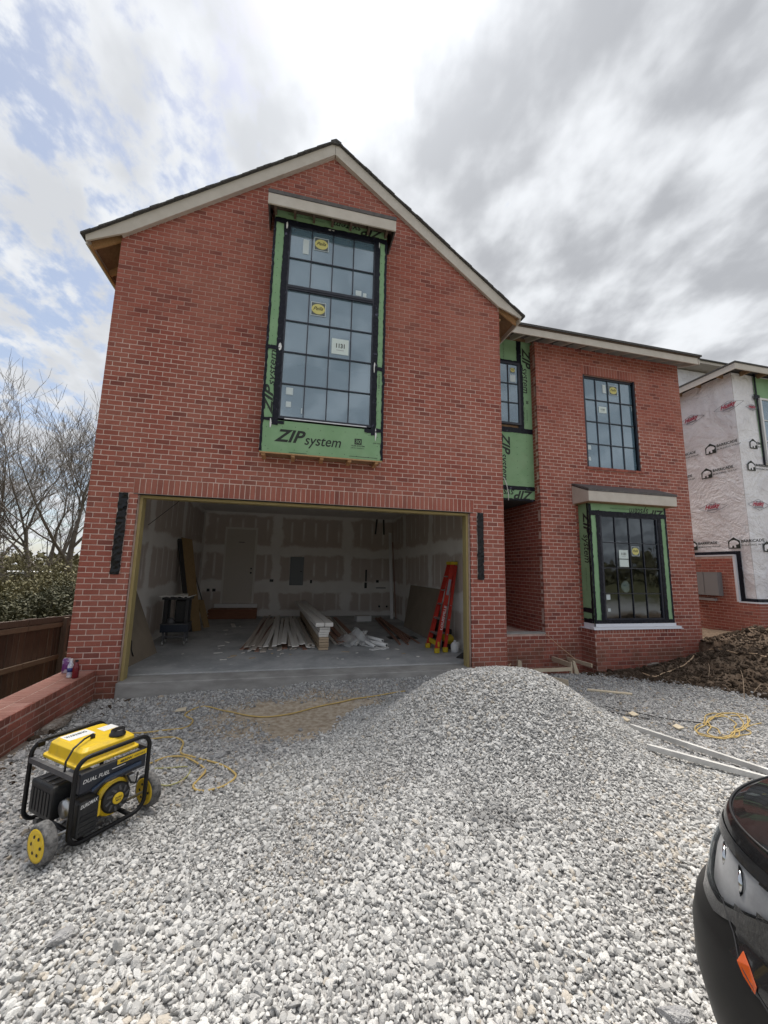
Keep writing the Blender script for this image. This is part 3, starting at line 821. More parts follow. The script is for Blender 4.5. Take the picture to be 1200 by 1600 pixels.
for s, x in ((-1, -.462), (1, 7.166)):
    MB().box(x, x+.024, -.05, 12.1, 6.60, 6.735).build('eave_fascia', M['trim'], roof)
    for k in range(18):
        y = .06+k*.61
        x0, x1 = (-.435, .05) if s < 0 else (W-.05, 7.16)
        z0, z1 = AP[1]-.03-abs(x0-AP[0])*.752, AP[1]-.03-abs(x1-AP[0])*.752
        zb = 6.61
        pts = [(x0, z0), (x1, z1), (x1, max(z1-.19, zb)), (x0, max(z0-.16, zb-.0))]
        xz(MB(), pts, y, y+.04).build('rafter_tail', M['rafter'], roof)
    x0, x1 = (-.44, 0) if s < 0 else (W, 7.166)
    xz(MB(), [(x0, 6.62), (x1, 6.62+(.32 if s < 0 else .0)), (x1, 6.64+(.32 if s < 0 else .0)), (x0, 6.64)] if False else [(x0, 6.605), (x0+.03, 6.605), (x0+.03, 6.63), (x0, 6.63)], 0, 12).build('sub_fascia', M['rafter'], roof)

# ---- roof of the right wing (eave towards the street)
RF = 0.60
rr = MB()
rr.prism([(7.15, RF-.02, 7.008), (7.15, 6.2, 7.008+5.6*.36), (7.15, 6.2, 7.008+5.6*.36+.03), (7.15, RF-.02, 7.04)], (5.47, 0, 0))
rroof = rr.build('roof', M['dark_deck'], house)
sh = MB()
for i in range(30):
    y0 = RF-.05+i*.18; z0 = 7.045+(y0-RF)*.36
    sh.prism([(7.15, y0, z0), (7.15, y0+.2, z0+.2*.36-.012), (7.15, y0+.2, z0+.2*.36+.012), (7.15, y0, z0+.05)], (5.49, 0, 0))
sh.build('shingle_courses', M['shingle'], rroof)
MB().box(7.18, 12.56, RF, RF+.026, 6.845, 7.006).build('eave_fascia', M['trim'], rroof)
MB().prism([(12.535, RF+.026, 6.845), (12.535, 6, 6.845+5.4*.36), (12.535, 6, 7.0+5.4*.36), (12.535, RF+.026, 7.006)], (.026, 0, 0)).build('rake_fascia', M['trim'], rroof)
for k in range(14):
    x = 7.35+k*.405
    MB().prism([(x, RF+.027, 6.865), (x, RF+.027, 7.0), (x, 1.3, 7.0+.67*.36), (x, 1.3, 6.865+.67*.36)], (.04, 0, 0)).build('rafter_tail', M['trim'], rroof)

# ------------------------------------------------------------------ windows
def window(parent, x0, x1, z0, z1, y, cols, rows, fw=.05, bars=.014, thickbar=None, glass='glass', depth=.06, name='window'):
    """black steel-look window facing the street; cols and rows are the bar positions"""
    mb = MB()
    mb.box(x0-fw, x0, y-.02, y+depth, z0-fw, z1+fw).box(x1, x1+fw, y-.02, y+depth, z0-fw, z1+fw)
    mb.box(x0, x1, y-.02, y+depth, z1, z1+fw).box(x0, x1, y-.02, y+depth, z0-fw, z0)
    w = mb.build(name, M['frame'], parent)
    for c in cols: MB().box(c-bars/2, c+bars/2, y-.012, y+.025, z0, z1).build('glazing_bar', M['frame'], w)
    for r in rows: MB().box(x0, x1, y-.015, y+.024, r-bars/2, r+bars/2).build('glazing_bar', M['frame'], w)
    if thickbar:
        for r in thickbar: MB().box(x0, x1, y-.03, y+.04, r-.04, r+.04).box(x0, x1, y-.04, y-.03, r-.012, r+.034).build('meeting_rail', M['frame'], w)
    xs = [x0]+sorted(cols)+[x1]; zs = [z0]+sorted(list(rows)+list(thickbar or []))+[z1]
    for i in range(len(xs)-1):
        for j in range(len(zs)-1):
            a, b, c, d = xs[i]+.004, xs[i+1]-.004, zs[j]+.004, zs[j+1]-.004
            dy = random.uniform(-.0018, .0018); dz = random.uniform(-.0018, .0018)
            MB().add([(a, y+.008+dy+dz, c), (b, y+.008-dy+dz, c), (b, y+.008-dy-dz, d), (a, y+.008+dy-dz, d)], [(0, 1, 2, 3)]).build('pane', M[glass], w)
    return w
def decal(parent, x0, x1, z0, z1, y, m, name='sticker', skew=0.0):
    return MB().prism([(x0, y, z0), (x1, y, z0-skew), (x1, y, z1-skew), (x0, y, z1)], (0, .002, 0)).build(name, m, parent)
def pella(parent, cx, cz, y, s):
    decal(parent, cx-s*.5, cx+s*.5, cz-s*.5, cz+s*.5, y, M['sticker_dark'], 'sticker')
    r = MB()
    for (a, b, c, d) in ((-.5, .5, .46, .5), (-.5, .5, -.5, -.46), (-.5, -.46, -.46, .46), (.46, .5, -.46, .46)): r.box(cx+a*s, cx+b*s, y-.003, y-.001, cz+c*s, cz+d*s)
    r.build('sticker_border', M['sticker_white'], parent)
    pts = [(cx+.45*s*math.cos(t*math.pi/12), y-.004, cz+.38*s*math.sin(t*math.pi/12)) for t in range(24)]
    MB().prism(pts, (0, .002, 0)).build('sticker', M['sticker_yellow'], parent)
    t = MB(); lettering(t, 'Pella', (cx-.34*s, y-.0055, cz-.10*s), (1, 0, .06), (0, 0, 1), .26*s, shear=.45, bold=.008, width=.66*s)
    t.build('printed_lettering', M['print'], parent)
def address(parent, x0, x1, z0, z1, y):
    decal(parent, x0, x1, z0, z1, y, M['paper'], 'address_sheet')
    t = MB(); w = x1-x0; h = z1-z0
    lettering(t, '1131', (x0+.26*w, y-.002, z0+.42*h), FX, (0, 0, 1), .27*h, bold=.03, width=.50*w)
    t.build('printed_lettering', M['print'], parent)
    g = MB().box(x0+.28*w, x0+.72*w, y-.002, y-.001, z0+.25*h, z0+.28*h).build('printed_lettering', M['grey_print'], parent)

# ------------------------------------------------------------------ projecting window box on the gable
GB = -0.30
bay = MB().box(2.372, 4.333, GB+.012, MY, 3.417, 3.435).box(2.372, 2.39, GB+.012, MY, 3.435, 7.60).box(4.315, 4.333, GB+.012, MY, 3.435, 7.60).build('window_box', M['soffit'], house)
bay['label'] = 'green sheathed window box projecting from the gable'
ZP = []
def panel(parent, x0, x1, z0, z1, y, label=None):
    o = MB().box(x0, x1, y, y+.011, z0, z1).build('sheathing_panel', M['zip'], parent)
    if label: o['label'] = label
    return o
pb = panel(bay, 2.372, 4.333, 3.415, 3.94, GB)
panel(bay, 2.372, 2.56, 3.944, 5.16, GB); panel(bay, 2.372, 2.56, 5.164, 7.496, GB)
panel(bay, 4.155, 4.333, 3.944, 5.16, GB); panel(bay, 4.155, 4.333, 5.164, 7.496, GB)
pt = panel(bay, 2.372, 4.333, 7.50, 7.75, GB)
def tape(parent, x0, x1, z0, z1, y, seed, vertical=None):
    L = max(x1-x0, z1-z0); nu = max(2, int((x1-x0)/.05)); nv = max(2, int((z1-z0)/.05))
    rs = np.random.default_rng(seed)
    def fn(u, v):
        e = .004
        return (x0+(x1-x0)*u+rs.normal(0, e), y-.003-abs(rs.normal(0, .0025)), z0+(z1-z0)*v+rs.normal(0, e))
    return MB().grid(fn, nu, nv).build('flashing_tape', M['tape'], parent)
for i, (a, b, c, d) in enumerate(((2.362, 2.402, 3.42, 7.52), (4.300, 4.343, 3.42, 7.52), (2.53, 2.625, 3.86, 7.52), (4.125, 4.215, 3.84, 7.50),
                                  (2.372, 4.333, 7.455, 7.55), (2.40, 2.56, 3.925, 3.97), (4.16, 4.30, 3.90, 3.965), (2.39, 2.56, 5.13, 5.20), (4.19, 4.31, 5.00, 5.07), (2.56, 2.72, 3.88, 3.93), (4.02, 4.2, 3.88, 3.95))):
    tape(bay, a, b, c, d, GB-(.001 if i < 2 else .004 if i < 4 else .007), 60+i)
for (a, b, c, d, s) in ((2.50, 2.525, 3.80, 3.98, 0), (4.20, 4.222, 3.74, 3.98, 0), (2.56, 2.585, 7.36, 7.5, 0), (4.19, 4.205, 7.35, 7.48, 0), (2.56, 2.60, 5.12, 5.26, 0), (4.15, 4.175, 4.95, 5.15, 0), (3.27, 3.40, 7.50, 7.52, 0)):
    rs = random.Random(int(a*1000))
    pts = [(a+(b-a)*.5*(1+math.cos(t))*rs.uniform(.6, 1.3), GB-.012, c+(d-c)*.5*(1+math.sin(t))) for t in [k*math.pi/4 for k in range(8)]]
    MB().prism(pts, (0, .003, 0)).build('sealant_smear', M['white'], bay)
MB().box(2.72, 4.05, GB-.02, GB-.004, 3.968, 3.982).build('sill_pan_edge', M['white_flash'], bay)
for k in range(5):
    x = 2.40+k*.455
    MB().box(x, x+.06, GB+.03, MY, 3.365, 3.416).build('joist_end', M['rafter'], bay)
MB().box(2.372, 4.333, GB+.001, GB+.03, 3.395, 3.414).build('bottom_plate', M['rafter'], bay)
lt = MB(); zip_logo(lt, (2.58, GB-.002, 3.60), (1, 0, 0), (0, 0, 1), 1.06)
lt.box(3.86, 3.98, GB-.003, GB-.002, 3.66, 3.76)
lettering(lt, 'YEAR SYSTEM', (3.80, GB-.002, 3.625), (1, 0, 0), (0, 0, 1), .022, bold=.02, width=.23)
lettering(lt, 'LIMITED WARRANTY', (3.80, GB-.002, 3.59), (1, 0, 0), (0, 0, 1), .016, bold=.01, width=.23)
lettering(lt, 'JOIN THE', (4.17, GB-.002, 3.70), (1, 0, 0), (0, 0, 1), .02, bold=.02, width=.12)
lt.box(2.82, 3.1, GB-.0025, GB-.0015, 3.425, 3.432); lt.box(3.78, 4.25, GB-.0025, GB-.0015, 3.45, 3.457)
lt.build('printed_lettering', M['print'], pb)
l2 = MB(); lettering(l2, '30', (3.875, GB-.0045, 3.68), (1, 0, 0), (0, 0, 1), .062, width=.09); l2.build('printed_lettering', M['zip'], pb)
lt = MB(); zip_logo(lt, (2.52, GB-.002, 4.02), (0, 0, 1), (-1, 0, 0), 1.10, .62); lt.build('printed_lettering', M['print'], bay)
lt = MB(); zip_logo(lt, (4.26, GB-.002, 7.71), (-1, 0, 0), (0, 0, -1), 0.9); lettering(lt, 'STRUCTURAL ROOF AND WALL SHEATHING', (3.2, GB-.002, 7.66), (-1, 0, 0), (0, 0, -1), .02, width=.62); lt.build('printed_lettering', M['print'], pt)
lt = MB(); lettering(lt, 'EXPOSURE 1', (4.24, GB-.002, 4.95), (0, 0, -1), (1, 0, 0), .025, width=.3); lt.build('printed_lettering', M['print'], bay)
nails = MB()
for z in np.arange(3.5, 7.3, .155):
    for x in (2.455, 4.245): nails.box(x-.005, x+.005, GB-.002, GB-.0005, z, z+.01)
for x in np.arange(2.5, 4.3, .2):
    for z in (3.84, 3.46): nails.box(x-.005, x+.005, GB-.002, GB-.0005, z+.01*math.sin(x*9), z+.01+.01*math.sin(x*9))
nails.build('nail_heads', M['print'], bay)
bw = window(bay, 2.645, 4.105, 4.02, 7.45, GB+.02, [3.010, 3.375, 3.740], [6.85, 5.69, 5.13, 4.575], .045, .016, [6.29])
bw['label'] = 'tall black gridded window with twenty four panes in the green box'
pella(bw, 3.17, 7.22, GB+.022, .25); pella(bw, 3.17, 5.985, GB+.022, .25)
address(bw, 3.42, 3.71, 5.22, 5.50, GB+.022)
for (a, b, c, d) in ((2.86, 2.96, 6.98, 7.26), (3.80, 3.90, 6.37, 6.47), (3.93, 3.99, 6.36, 6.44), (2.72, 2.83, 4.40, 4.52), (2.73, 2.81, 4.19, 4.28), (2.975, 2.99, 4.10, 4.19)):
    decal(bw, a, b, c, d, GB+.022, M['sticker_white'])
# roof over the box
BF = -0.55
br = MB(); br.prism([(2.26, BF-.01, 7.745), (2.26, 0, 8.03), (2.26, 0, 8.07), (2.26, BF-.02, 7.80)], (2.185, 0, 0))
bayroof = br.build('bay_roof', M['metal_roof'], bay)
MB().box(2.265, 4.44, BF, BF+.025, 7.545, 7.742).build('fascia', M['trim'], bayroof)
for x in (2.265, 4.415): MB().prism([(x, BF+.025, 7.545), (x, 0, 7.545), (x, 0, 8.02), (x, BF+.025, 7.742)], (.025, 0, 0)).build('side_fascia', M['dark_grey'], bayroof)
for k in range(7):
    x = 2.36+k*.32
    MB().box(x, x+.04, BF+.03, GB-.005, 7.58, 7.70).build('rafter_tail', M['dark_deck'], bayroof)
MB().box(2.29, 4.415, BF+.03, GB, 7.70, 7.72).build('soffit', M['dark_deck'], bayroof)

# upper room behind the box window
room = MB()
room.add([(1.5, .12, 3.75), (5.2, .12, 3.75), (5.2, 5, 3.75), (1.5, 5, 3.75), (1.5, .12, 7.75), (5.2, .12, 7.75), (5.2, 5, 7.75), (1.5, 5, 7.75)], [(0, 1, 2, 3), (4, 7, 6, 5), (1, 5, 6, 2), (2, 6, 7, 3), (3, 7, 4, 0)])
room.box(1.5, 2.44, .11, .13, 3.75, 7.75).box(4.26, 5.2, .11, .13, 3.75, 7.75)
M['drywall_plain'] = mat('primed_drywall', (0.5, 0.49, 0.47), .9, col2=(0.5, 0.49, 0.47), scale=2)
room.build('upstairs_room', M['drywall_plain'], house)
room = MB()
def roombox(r, x0, x1, y0, y1, z0, z1):
    r.add([(x0, y0, z0), (x1, y0, z0), (x1, y1, z0), (x0, y1, z0), (x0, y0, z1), (x1, y0, z1), (x1, y1, z1), (x0, y1, z1)], [(0, 1, 2, 3), (4, 7, 6, 5), (1, 5, 6, 2), (2, 6, 7, 3), (3, 7, 4, 0)])
roombox(room, 8.4, 12.3, 1.2, 5.5, .3, 3.2); roombox(room, 8.4, 12.3, 1.2, 5.5, 3.6, 6.8)
room.build('wing_rooms', M['drywall_plain'], house)

# ---- right wing upper window, set back in the brick
w2 = window(house, 9.60, 11.03, 4.115, 6.34, RX+.085, [9.957, 10.315, 10.672], [5.80, 5.245, 4.69], .05, .02)
w2['label'] = 'sixteen pane black window set deep in the right wing'
for (a, b) in ((9.545, 9.60), (11.03, 11.065)): MB().box(a, b, RX+.02, RX+.12, 4.09, 6.39).build('window_return', M['frame'], w2)
pella(w2, 10.48, 6.12, RX+.085, .24); decal(w2, 10.17, 10.27, 6.02, 6.24, RX+.085, M['sticker_white']); address(w2, 10.03, 10.25, 5.50, 5.66, RX+.085)
for (a, b, c, d) in ((9.64, 9.74, 4.54, 4.65), (9.65, 9.72, 4.27, 4.36)): decal(w2, a, b, c, d, RX+.085, M['sticker_white'])
for i in range(4):
    for j in range(4):
        if (i, j) in ((0, 0), (1, 0), (2, 0)): continue
        xs = [9.60, 9.957, 10.315, 10.672, 11.03]; zs = [4.115, 4.69, 5.245, 5.80, 6.34]
        if j == 0 or random.random() < .15: continue
        a, b, c, d = xs[i]+.016, xs[i+1]-.014, zs[j]+.016, zs[j+1]-.014; y = RX+.095; t = .012
        MB().box(a, a+t, y, y+.004, c, d).box(b-t, b, y, y+.004, c, d).box(a+t, b-t, y, y+.004, c, c+t).box(a+t, b-t, y, y+.004, d-t, d).build('protective_film_edge', M['sticker_white'], w2)

# ---- green wall over the porch with a narrow window
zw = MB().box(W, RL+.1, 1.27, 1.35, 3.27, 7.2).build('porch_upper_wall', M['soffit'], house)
zy = 1.25
panel(zw, W, 7.93, 6.49, 7.1, zy); panel(zw, 7.96, RL+.05, 4.87, 7.1, zy); p3 = panel(zw, W+.02, RL+.05, 3.53, 4.85, zy); panel(zw, W, RL+.05, 3.24, 3.52, zy)
tape(zw, 7.90, 8.02, 6.4, 7.1, zy-.004, 80); tape(zw, 7.90, 8.05, 4.9, 6.5, zy-.003, 81); tape(zw, W, 8.0, 6.47, 6.58, zy-.007, 82)
tape(zw, W, RL+.03, 4.80, 4.92, zy-.003, 83); tape(zw, W, RL+.03, 3.46, 3.55, zy-.003, 84); tape(zw, W, RL, 3.22, 3.26, zy-.003, 85); tape(zw, W, W+.04, 3.5, 4.9, zy-.005, 86)
lt = MB(); zip_logo(lt, (8.06, zy-.002, 6.95), (0, 0, -1), (1, 0, 0), 1.15)
lt.build('printed_lettering', M['print'], zw)
lt = MB(); lettering(lt, '30', (8.12, zy-.002, 5.62), (0, 0, -1), (1, 0, 0), .06, bold=.04); lettering(lt, 'STRUCTURAL I SHEATHING', (8.06, zy-.002, 5.45), (0, 0, -1), (1, 0, 0), .025, width=.42); lettering(lt, 'EXPOSURE 1', (8.12, zy-.002, 5.38), (0, 0, -1), (1, 0, 0), .03, width=.3)
lettering(lt, 'STRUCTURAL ROOF AND WALL', (7.55, zy-.002, 7.0), (0, 0, -1), (1, 0, 0), .028, width=.48)
lt.build('printed_lettering', M['print'], zw)
lt = MB(); zip_logo(lt, (7.46, zy-.002, 4.78), (0, 0, -1), (1, 0, 0), 1.12); lt.build('printed_lettering', M['print'], zw)
lt = MB(); zip_logo(lt, (8.22, zy-.002, 3.44), (-1, 0, 0), (0, 0, -1), 1.08); lt.build('printed_lettering', M['print'], zw)
nails = MB()
for z in np.arange(3.65, 4.8, .16):
    for x in (7.0, 7.85, 8.1): nails.box(x-.006, x+.006, zy-.002, zy-.0005, z, z+.012)
nails.build('nail_heads', M['print'], zw)
w3 = window(zw, 7.05, 7.90, 5.03, 6.46, zy-.03, [7.35, 7.645], [5.98, 5.51], .05, .02)
for i, (xa, xb) in enumerate(((7.07, 7.335), (7.365, 7.63), (7.66, 7.885))):
    for (za, zb) in ((5.05, 5.49), (5.53, 5.96), (6.0, 6.44)):
        t = .02; y = zy-.02
        MB().box(xa, xa+t, y, y+.004, za, zb).box(xb-t, xb, y, y+.004, za, zb).box(xa+t, xb-t, y, y+.004, za, za+t).box(xa+t, xb-t, y, y+.004, zb-t, zb).build('protective_film_edge', M['sticker_white'], w3)
pella(w3, 7.77, 6.32, zy-.032, .13); decal(w3, 7.70, 7.84, 6.03, 6.2, zy-.03, M['sticker_white'])
MB().tube([(7.46, zy-.01, 3.72), (7.48, zy-.04, 3.70), (7.53, zy-.05, 3.55), (7.56, zy-.06, 3.35), (7.565, zy-.05, 3.2)], .009, 6).build('cable', M['white'], zw, True)

# ------------------------------------------------------------------ lower bay of the right wing
LB = 0.74
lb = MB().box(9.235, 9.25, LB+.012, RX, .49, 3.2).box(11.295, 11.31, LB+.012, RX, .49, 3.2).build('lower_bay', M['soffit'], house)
lb['label'] = 'green sheathed bay window above a brick base'
panel(lb, 9.236, 9.42, .59, 2.92, LB); panel(lb, 11.14, 11.309, .59, 2.92, LB); ptop = panel(lb, 9.236, 11.309, 2.96, 3.17, LB)
MB().box(9.222, 9.233, LB+.013, RX-.003, .60, 3.17).build('sheathing_panel', M['zip'], lb)
for i, (a, b, c, d) in enumerate(((9.225, 9.285, .58, 3.16), (11.27, 11.315, .58, 3.16), (9.40, 9.50, .60, 3.02), (11.07, 11.16, .60, 2.98), (9.236, 11.31, 2.90, 3.005), (9.236, 11.31, .585, .665))):
    tape(lb, a, b, c, d, LB-(.002 if i < 2 else .005 if i < 4 else .009), 90+i)
def side_tape(z0, z1, y0, y1, seed):
    rs = np.random.default_rng(seed)
    return MB().grid(lambda u, v: (9.219-abs(rs.normal(0, .002)), y0+(y1-y0)*u+rs.normal(0, .003), z0+(z1-z0)*v+rs.normal(0, .004)), 4, max(2, int((z1-z0)/.06))).build('flashing_tape', M['tape'], lb)
side_tape(.60, 3.16, LB-.002, LB+.05, 7); side_tape(.585, .68, LB+.05, RX-.01, 8); side_tape(.80, .90, LB+.05, RX-.01, 9)
lt = MB(); zip_logo(lt, (9.220, LB+.16, 2.98), (0, 0, -1), (0, -1, 0), 1.12); lettering(lt, 'ROOF AND WALL', (9.220, LB+.17, 1.75), (0, 0, -1), (0, -1, 0), .025, width=.5); lt.build('printed_lettering', M['print'], lb)
lt = MB(); zip_logo(lt, (11.26, LB-.002, 3.09), (-1, 0, 0), (0, 0, -1), .95); lettering(lt, 'ROOF AND WALL SHEATHING', (10.3, LB-.002, 3.09), (-1, 0, 0), (0, 0, -1), .025, width=.5); lt.build('printed_lettering', M['print'], ptop)
w4 = window(lb, 9.545, 11.025, .69, 2.885, LB+.02, [9.90, 10.27, 10.635], [2.315, 1.76, 1.215], .05, .016, glass='glass_low')
w4['label'] = 'sixteen pane black window in the green lower bay'
pella(w4, 10.42, 2.14, LB+.022, .21); address(w4, 9.98, 10.22, 1.97, 2.16, LB+.022); decal(w4, 9.98, 10.22, 1.79, 1.95, LB+.022, M['paper'], 'notice_sheet')
for (a, b, c, d) in ((9.58, 9.68, 1.08, 1.19), (9.60, 9.67, .83, .90)): decal(w4, a, b, c, d, LB+.022, M['sticker_white'])
pts = [(10.12+.10*math.cos(t*math.pi/8)*(1+.2*math.sin(t)), LB+.05, 1.36+.13*math.sin(t*math.pi/8)) for t in range(16)]
MB().prism(pts, (0, .01, 0)).build('paper_scrap', M['paper'], w4)
lr = MB(); lr.prism([(9.08, .535, 3.40), (9.08, RX, 3.62), (9.08, RX, 3.66), (9.08, .525, 3.45)], (2.37, 0, 0))
lroof = lr.build('bay_roof', M['metal_roof'], lb)
MB().box(9.085, 11.44, .545, .57, 3.18, 3.398).build('fascia', M['trim'], lroof)
for x in (9.085, 11.415): MB().prism([(x, .57, 3.18), (x, RX, 3.18), (x, RX, 3.60), (x, .57, 3.398)], (.025, 0, 0)).build('side_fascia', M['trim'], lroof)
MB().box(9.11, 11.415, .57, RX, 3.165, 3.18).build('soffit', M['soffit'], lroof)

# ------------------------------------------------------------------ garage interior
GXL, GXR, GYB, GZC = .12, 6.52, 7.42, 3.45
def make_drywall():
    m = mat('drywall_with_joint_compound', (0.2, 0.18, 0.16), .92, spec=.2); g = NG(m); pos = g.pos(); X, Y, Z = g.xyz(pos)
    u = g.math('ADD', X, Y)
    wob = g.math('MULTIPLY', g.math('SUBTRACT', g.noise(pos, 1.6, 4, .6), .5), .5)
    wob2 = g.math('MULTIPLY', g.math('SUBTRACT', g.noise(pos, 9, 3, .6), .5), .06)
    def band(coord, c, half, soft=.05):
        d = g.math('ABSOLUTE', g.math('SUBTRACT', coord, c)); return g.ramp(d, half+soft, half-soft)
    zw_ = g.math('ADD', g.math('ADD', Z, g.math('MULTIPLY', wob, .7)), wob2)
    hz = g.math('MAXIMUM', band(zw_, 2.18, .16), band(zw_, .98, .20)); hz = g.math('MAXIMUM', hz, band(zw_, 3.44, .09)); hz = g.math('MAXIMUM', hz, band(zw_, 0.02, .16))
    uw = g.math('ADD', g.math('ADD', u, wob), wob2)
    vt = band(g.math('MODULO', g.math('ADD', uw, 1.1), 2.44), 1.2, .17)
    md = g.math('MAXIMUM', hz, vt)
    sx = g.math('ABSOLUTE', g.math('SUBTRACT', g.math('MODULO', u, .406), .2)); sx = g.ramp(sx, .05, .015)
    sz = g.math('ABSOLUTE', g.math('SUBTRACT', g.math('MODULO', g.math('ADD', Z, .05), 1.2), .52)); sz = g.ramp(g.math('ADD', sz, wob), .40, .30)
    st = g.math('MULTIPLY', g.math('MULTIPLY', sx, sz), g.ramp(g.noise(pos, 1.2, 2), .40, .55, .2, .8))
    f = g.math('MAXIMUM', md, st)
    col = g.mix(f, (0.50, 0.43, 0.385), (0.76, 0.735, 0.70))
    col = g.mix(g.ramp(g.noise(pos, 3, 5), .3, .7, 0, .25), col, (0.60, 0.55, 0.51))
    g.l(col, g.b.inputs['Base Color'])
    return m
M['drywall'] = make_drywall()
dw = MB().box(GXL-.03, GXL, .26, GYB, 0.002, GZC).build('drywall', M['drywall'], house); dw['label'] = 'taped drywall on the left garage wall'
dw = MB().box(GXR, GXR+.03, .26, GYB, 0.002, GZC).build('drywall', M['drywall'], house); dw['label'] = 'taped drywall on the right garage wall'
back = MB().box(GXL-.03, GXR+.03, GYB+.001, GYB+.03, 0.002, GZC).build('drywall', M['drywall'], house); back['label'] = 'taped drywall on the back garage wall'
MB().box(GXL-.03, GXR+.03, .24, GYB+.03, GZC+.001, GZC+.03).build('ceiling', M['drywall'], house)
MB().box(GXL, OX1-.03, .24, .259, 0, GZC).box(OX2+.03, GXR, .24, .259, 0, GZC).box(OX1-.03, OX2+.03, .24, .259, OH+.03, GZC).build('front_return', M['drywall'], house)
def make_floor():
    m = mat('garage_concrete', (0.3, 0.3, 0.3), .55, spec=.4); g = NG(m); pos = g.pos()
    n1 = g.noise(pos, 1.1, 6, .65, .4); n2 = g.noise(pos, 8, 6, .7)
    col = g.mix(g.ramp(n1, .35, .65), (0.29, 0.30, 0.31), (0.46, 0.465, 0.47))
    col = g.mix(g.ramp(n2, .52, .72, 0, .7), col, (0.60, 0.595, 0.58))
    Y = g.xyz(pos)[1]
    col = g.mix(g.math('MULTIPLY', g.ramp(g.math('ADD', Y, g.math('MULTIPLY', n1, .6)), .75, .45), .8), col, (0.46, 0.45, 0.43))
    g.l(col, g.b.inputs['Base Color']); g.l(g.ramp(n2, .3, .7, .45, .8), g.b.inputs['Roughness']); g.bump(n2, .12, .004)
    return m
M['floor'] = make_floor()
M['apron'] = mat('dirty_concrete', (0.36, 0.35, 0.335), .85, col2=(0.24, 0.23, 0.22), scale=2.5, bump=.4, bscale=30, stretch=(1, 1, 3))
MB().box(GXL-.03, GXR+.03, .36, GYB+.03, -.4, 0).build('garage_floor', M['floor'], house)
MB().box(OX1-.0, OX2+.0, -.045, .359, -.42, -.018).build('door_apron', M['apron'], house, bevel=.012)
# jambs and header of treated lumber
MB().box(OX1+.004, OX1+.045, .085, .235, -.018, OH-.05).build('door_jamb', M['treated'], house)
MB().box(OX2-.045, OX2-.004, .085, .235, -.018, OH-.05).build('door_jamb', M['treated'], house)
M['treated_h'] = wood('treated_header', (0.32, 0.25, 0.10), (0.42, 0.335, 0.155), (.7, 14, 14))
MB().box(OX1+.004, OX2-.004, .085, .235, OH-.05, OH-.012).build('door_header', M['treated_h'], house)
# door in the back wall, with its frame, threshold and steps
dr = MB().box(.83, 1.735, GYB-.045, GYB-.005, .44, 2.86).build('side_door', mat('door_paint', (0.52, 0.475, 0.42), .6), house)
MB().box(.765, .828, GYB-.03, GYB, .42, 2.93).box(1.737, 1.80, GYB-.03, GYB, .42, 2.93).box(.828, 1.737, GYB-.03, GYB, 2.862, 2.93).build('door_frame', mat('door_frame_paint', (0.66, 0.63, 0.58), .6), dr)
MB().lathe([(.024, 0), (.03, .02), (.03, .045), (.018, .06)], (1.665, GYB-.045, 1.42), (0, -1, 0), 10).build('door_handle', M['black_metal'], dr, True)
MB().lathe([(.028, 0), (.028, .02), (.012, .025)], (1.665, GYB-.045, 1.56), (0, -1, 0), 10).build('lock', M['black_metal'], dr, True)
MB().box(1.22, 1.40, GYB-.049, GYB-.0455, 2.42, 2.44).build('door_slot', M['black_plastic'], dr)
MB().box(.62, 1.93, GYB-.16, GYB-.001, .30, .415).build('threshold', M['white'], dr)
M['stepwood'] = wood('step_lumber', (0.17, 0.062, 0.03), (0.26, 0.11, 0.055), (.8, 8, 8))
st = MB().box(.55, 1.95, GYB-.62, GYB-.17, 0, .29).build('door_step', M['stepwood'], house)
for z in (.06, .165, .262): MB().box(.53, 1.97, GYB-.645, GYB-.622, z-.045, z+.028).build('step_board', M['stepwood'], st)
# panel, outlets, pipe stubs, straps
ep = MB().box(2.925, 3.385, GYB-.025, GYB, 1.03, 1.99).build('breaker_panel', mat('panel_grey', (0.14, 0.155, 0.165), .5), house)
MB().box(2.95, 3.36, GYB-.034, GYB-.0255, 1.06, 1.96).build('panel_door', mat('panel_door_grey', (0.16, 0.175, 0.185), .5), ep)
MB().box(3.27, 3.33, GYB-.04, GYB-.0345, 1.48, 1.51).build('latch', M['black_plastic'], ep)
for (x, z, w, h) in ((2.28, 1.13, .12, .09), (3.62, 1.10, .07, .11), (.33, .80, .09, .09), (.50, .80, .1, .09), (5.95, 1.15, .1, .09)):
    MB().box(x, x+w, GYB-.004, GYB+.001, z, z+h).build('outlet_box', M['black_plastic'], house)
for (x, z, w, h) in ((5.55, 1.18, .06, .42), (5.53, .95, .09, .20), (5.95, .95, .36, .03)):
    MB().box(x, x+w, GYB-.006, GYB+.001, z, z+h).build('wall_slot', M['black_plastic'], house)
for x in (6.08, 6.36): MB().lathe([(.035, 0), (.035, .04)], (x, GYB, .32), (0, -1, 0), 10).build('pipe_stub', M['black_plastic'], house, True)
for (x0, x1) in ((5.93, 5.88), (6.18, 6.2)):
    MB().beam((x0, GYB-.02, 3.43), (x1, GYB-.02, 2.88), .06, .015, (0, 1, 0)).build('hanging_strap', M['black_plastic'], house)
MB().tube([(OX1+.05, .4, 2.25), (.9, 1.4, 2.85), (1.5, 2.6, 3.4)], .006, 5).build('loose_wire', M['black_plastic'], house)
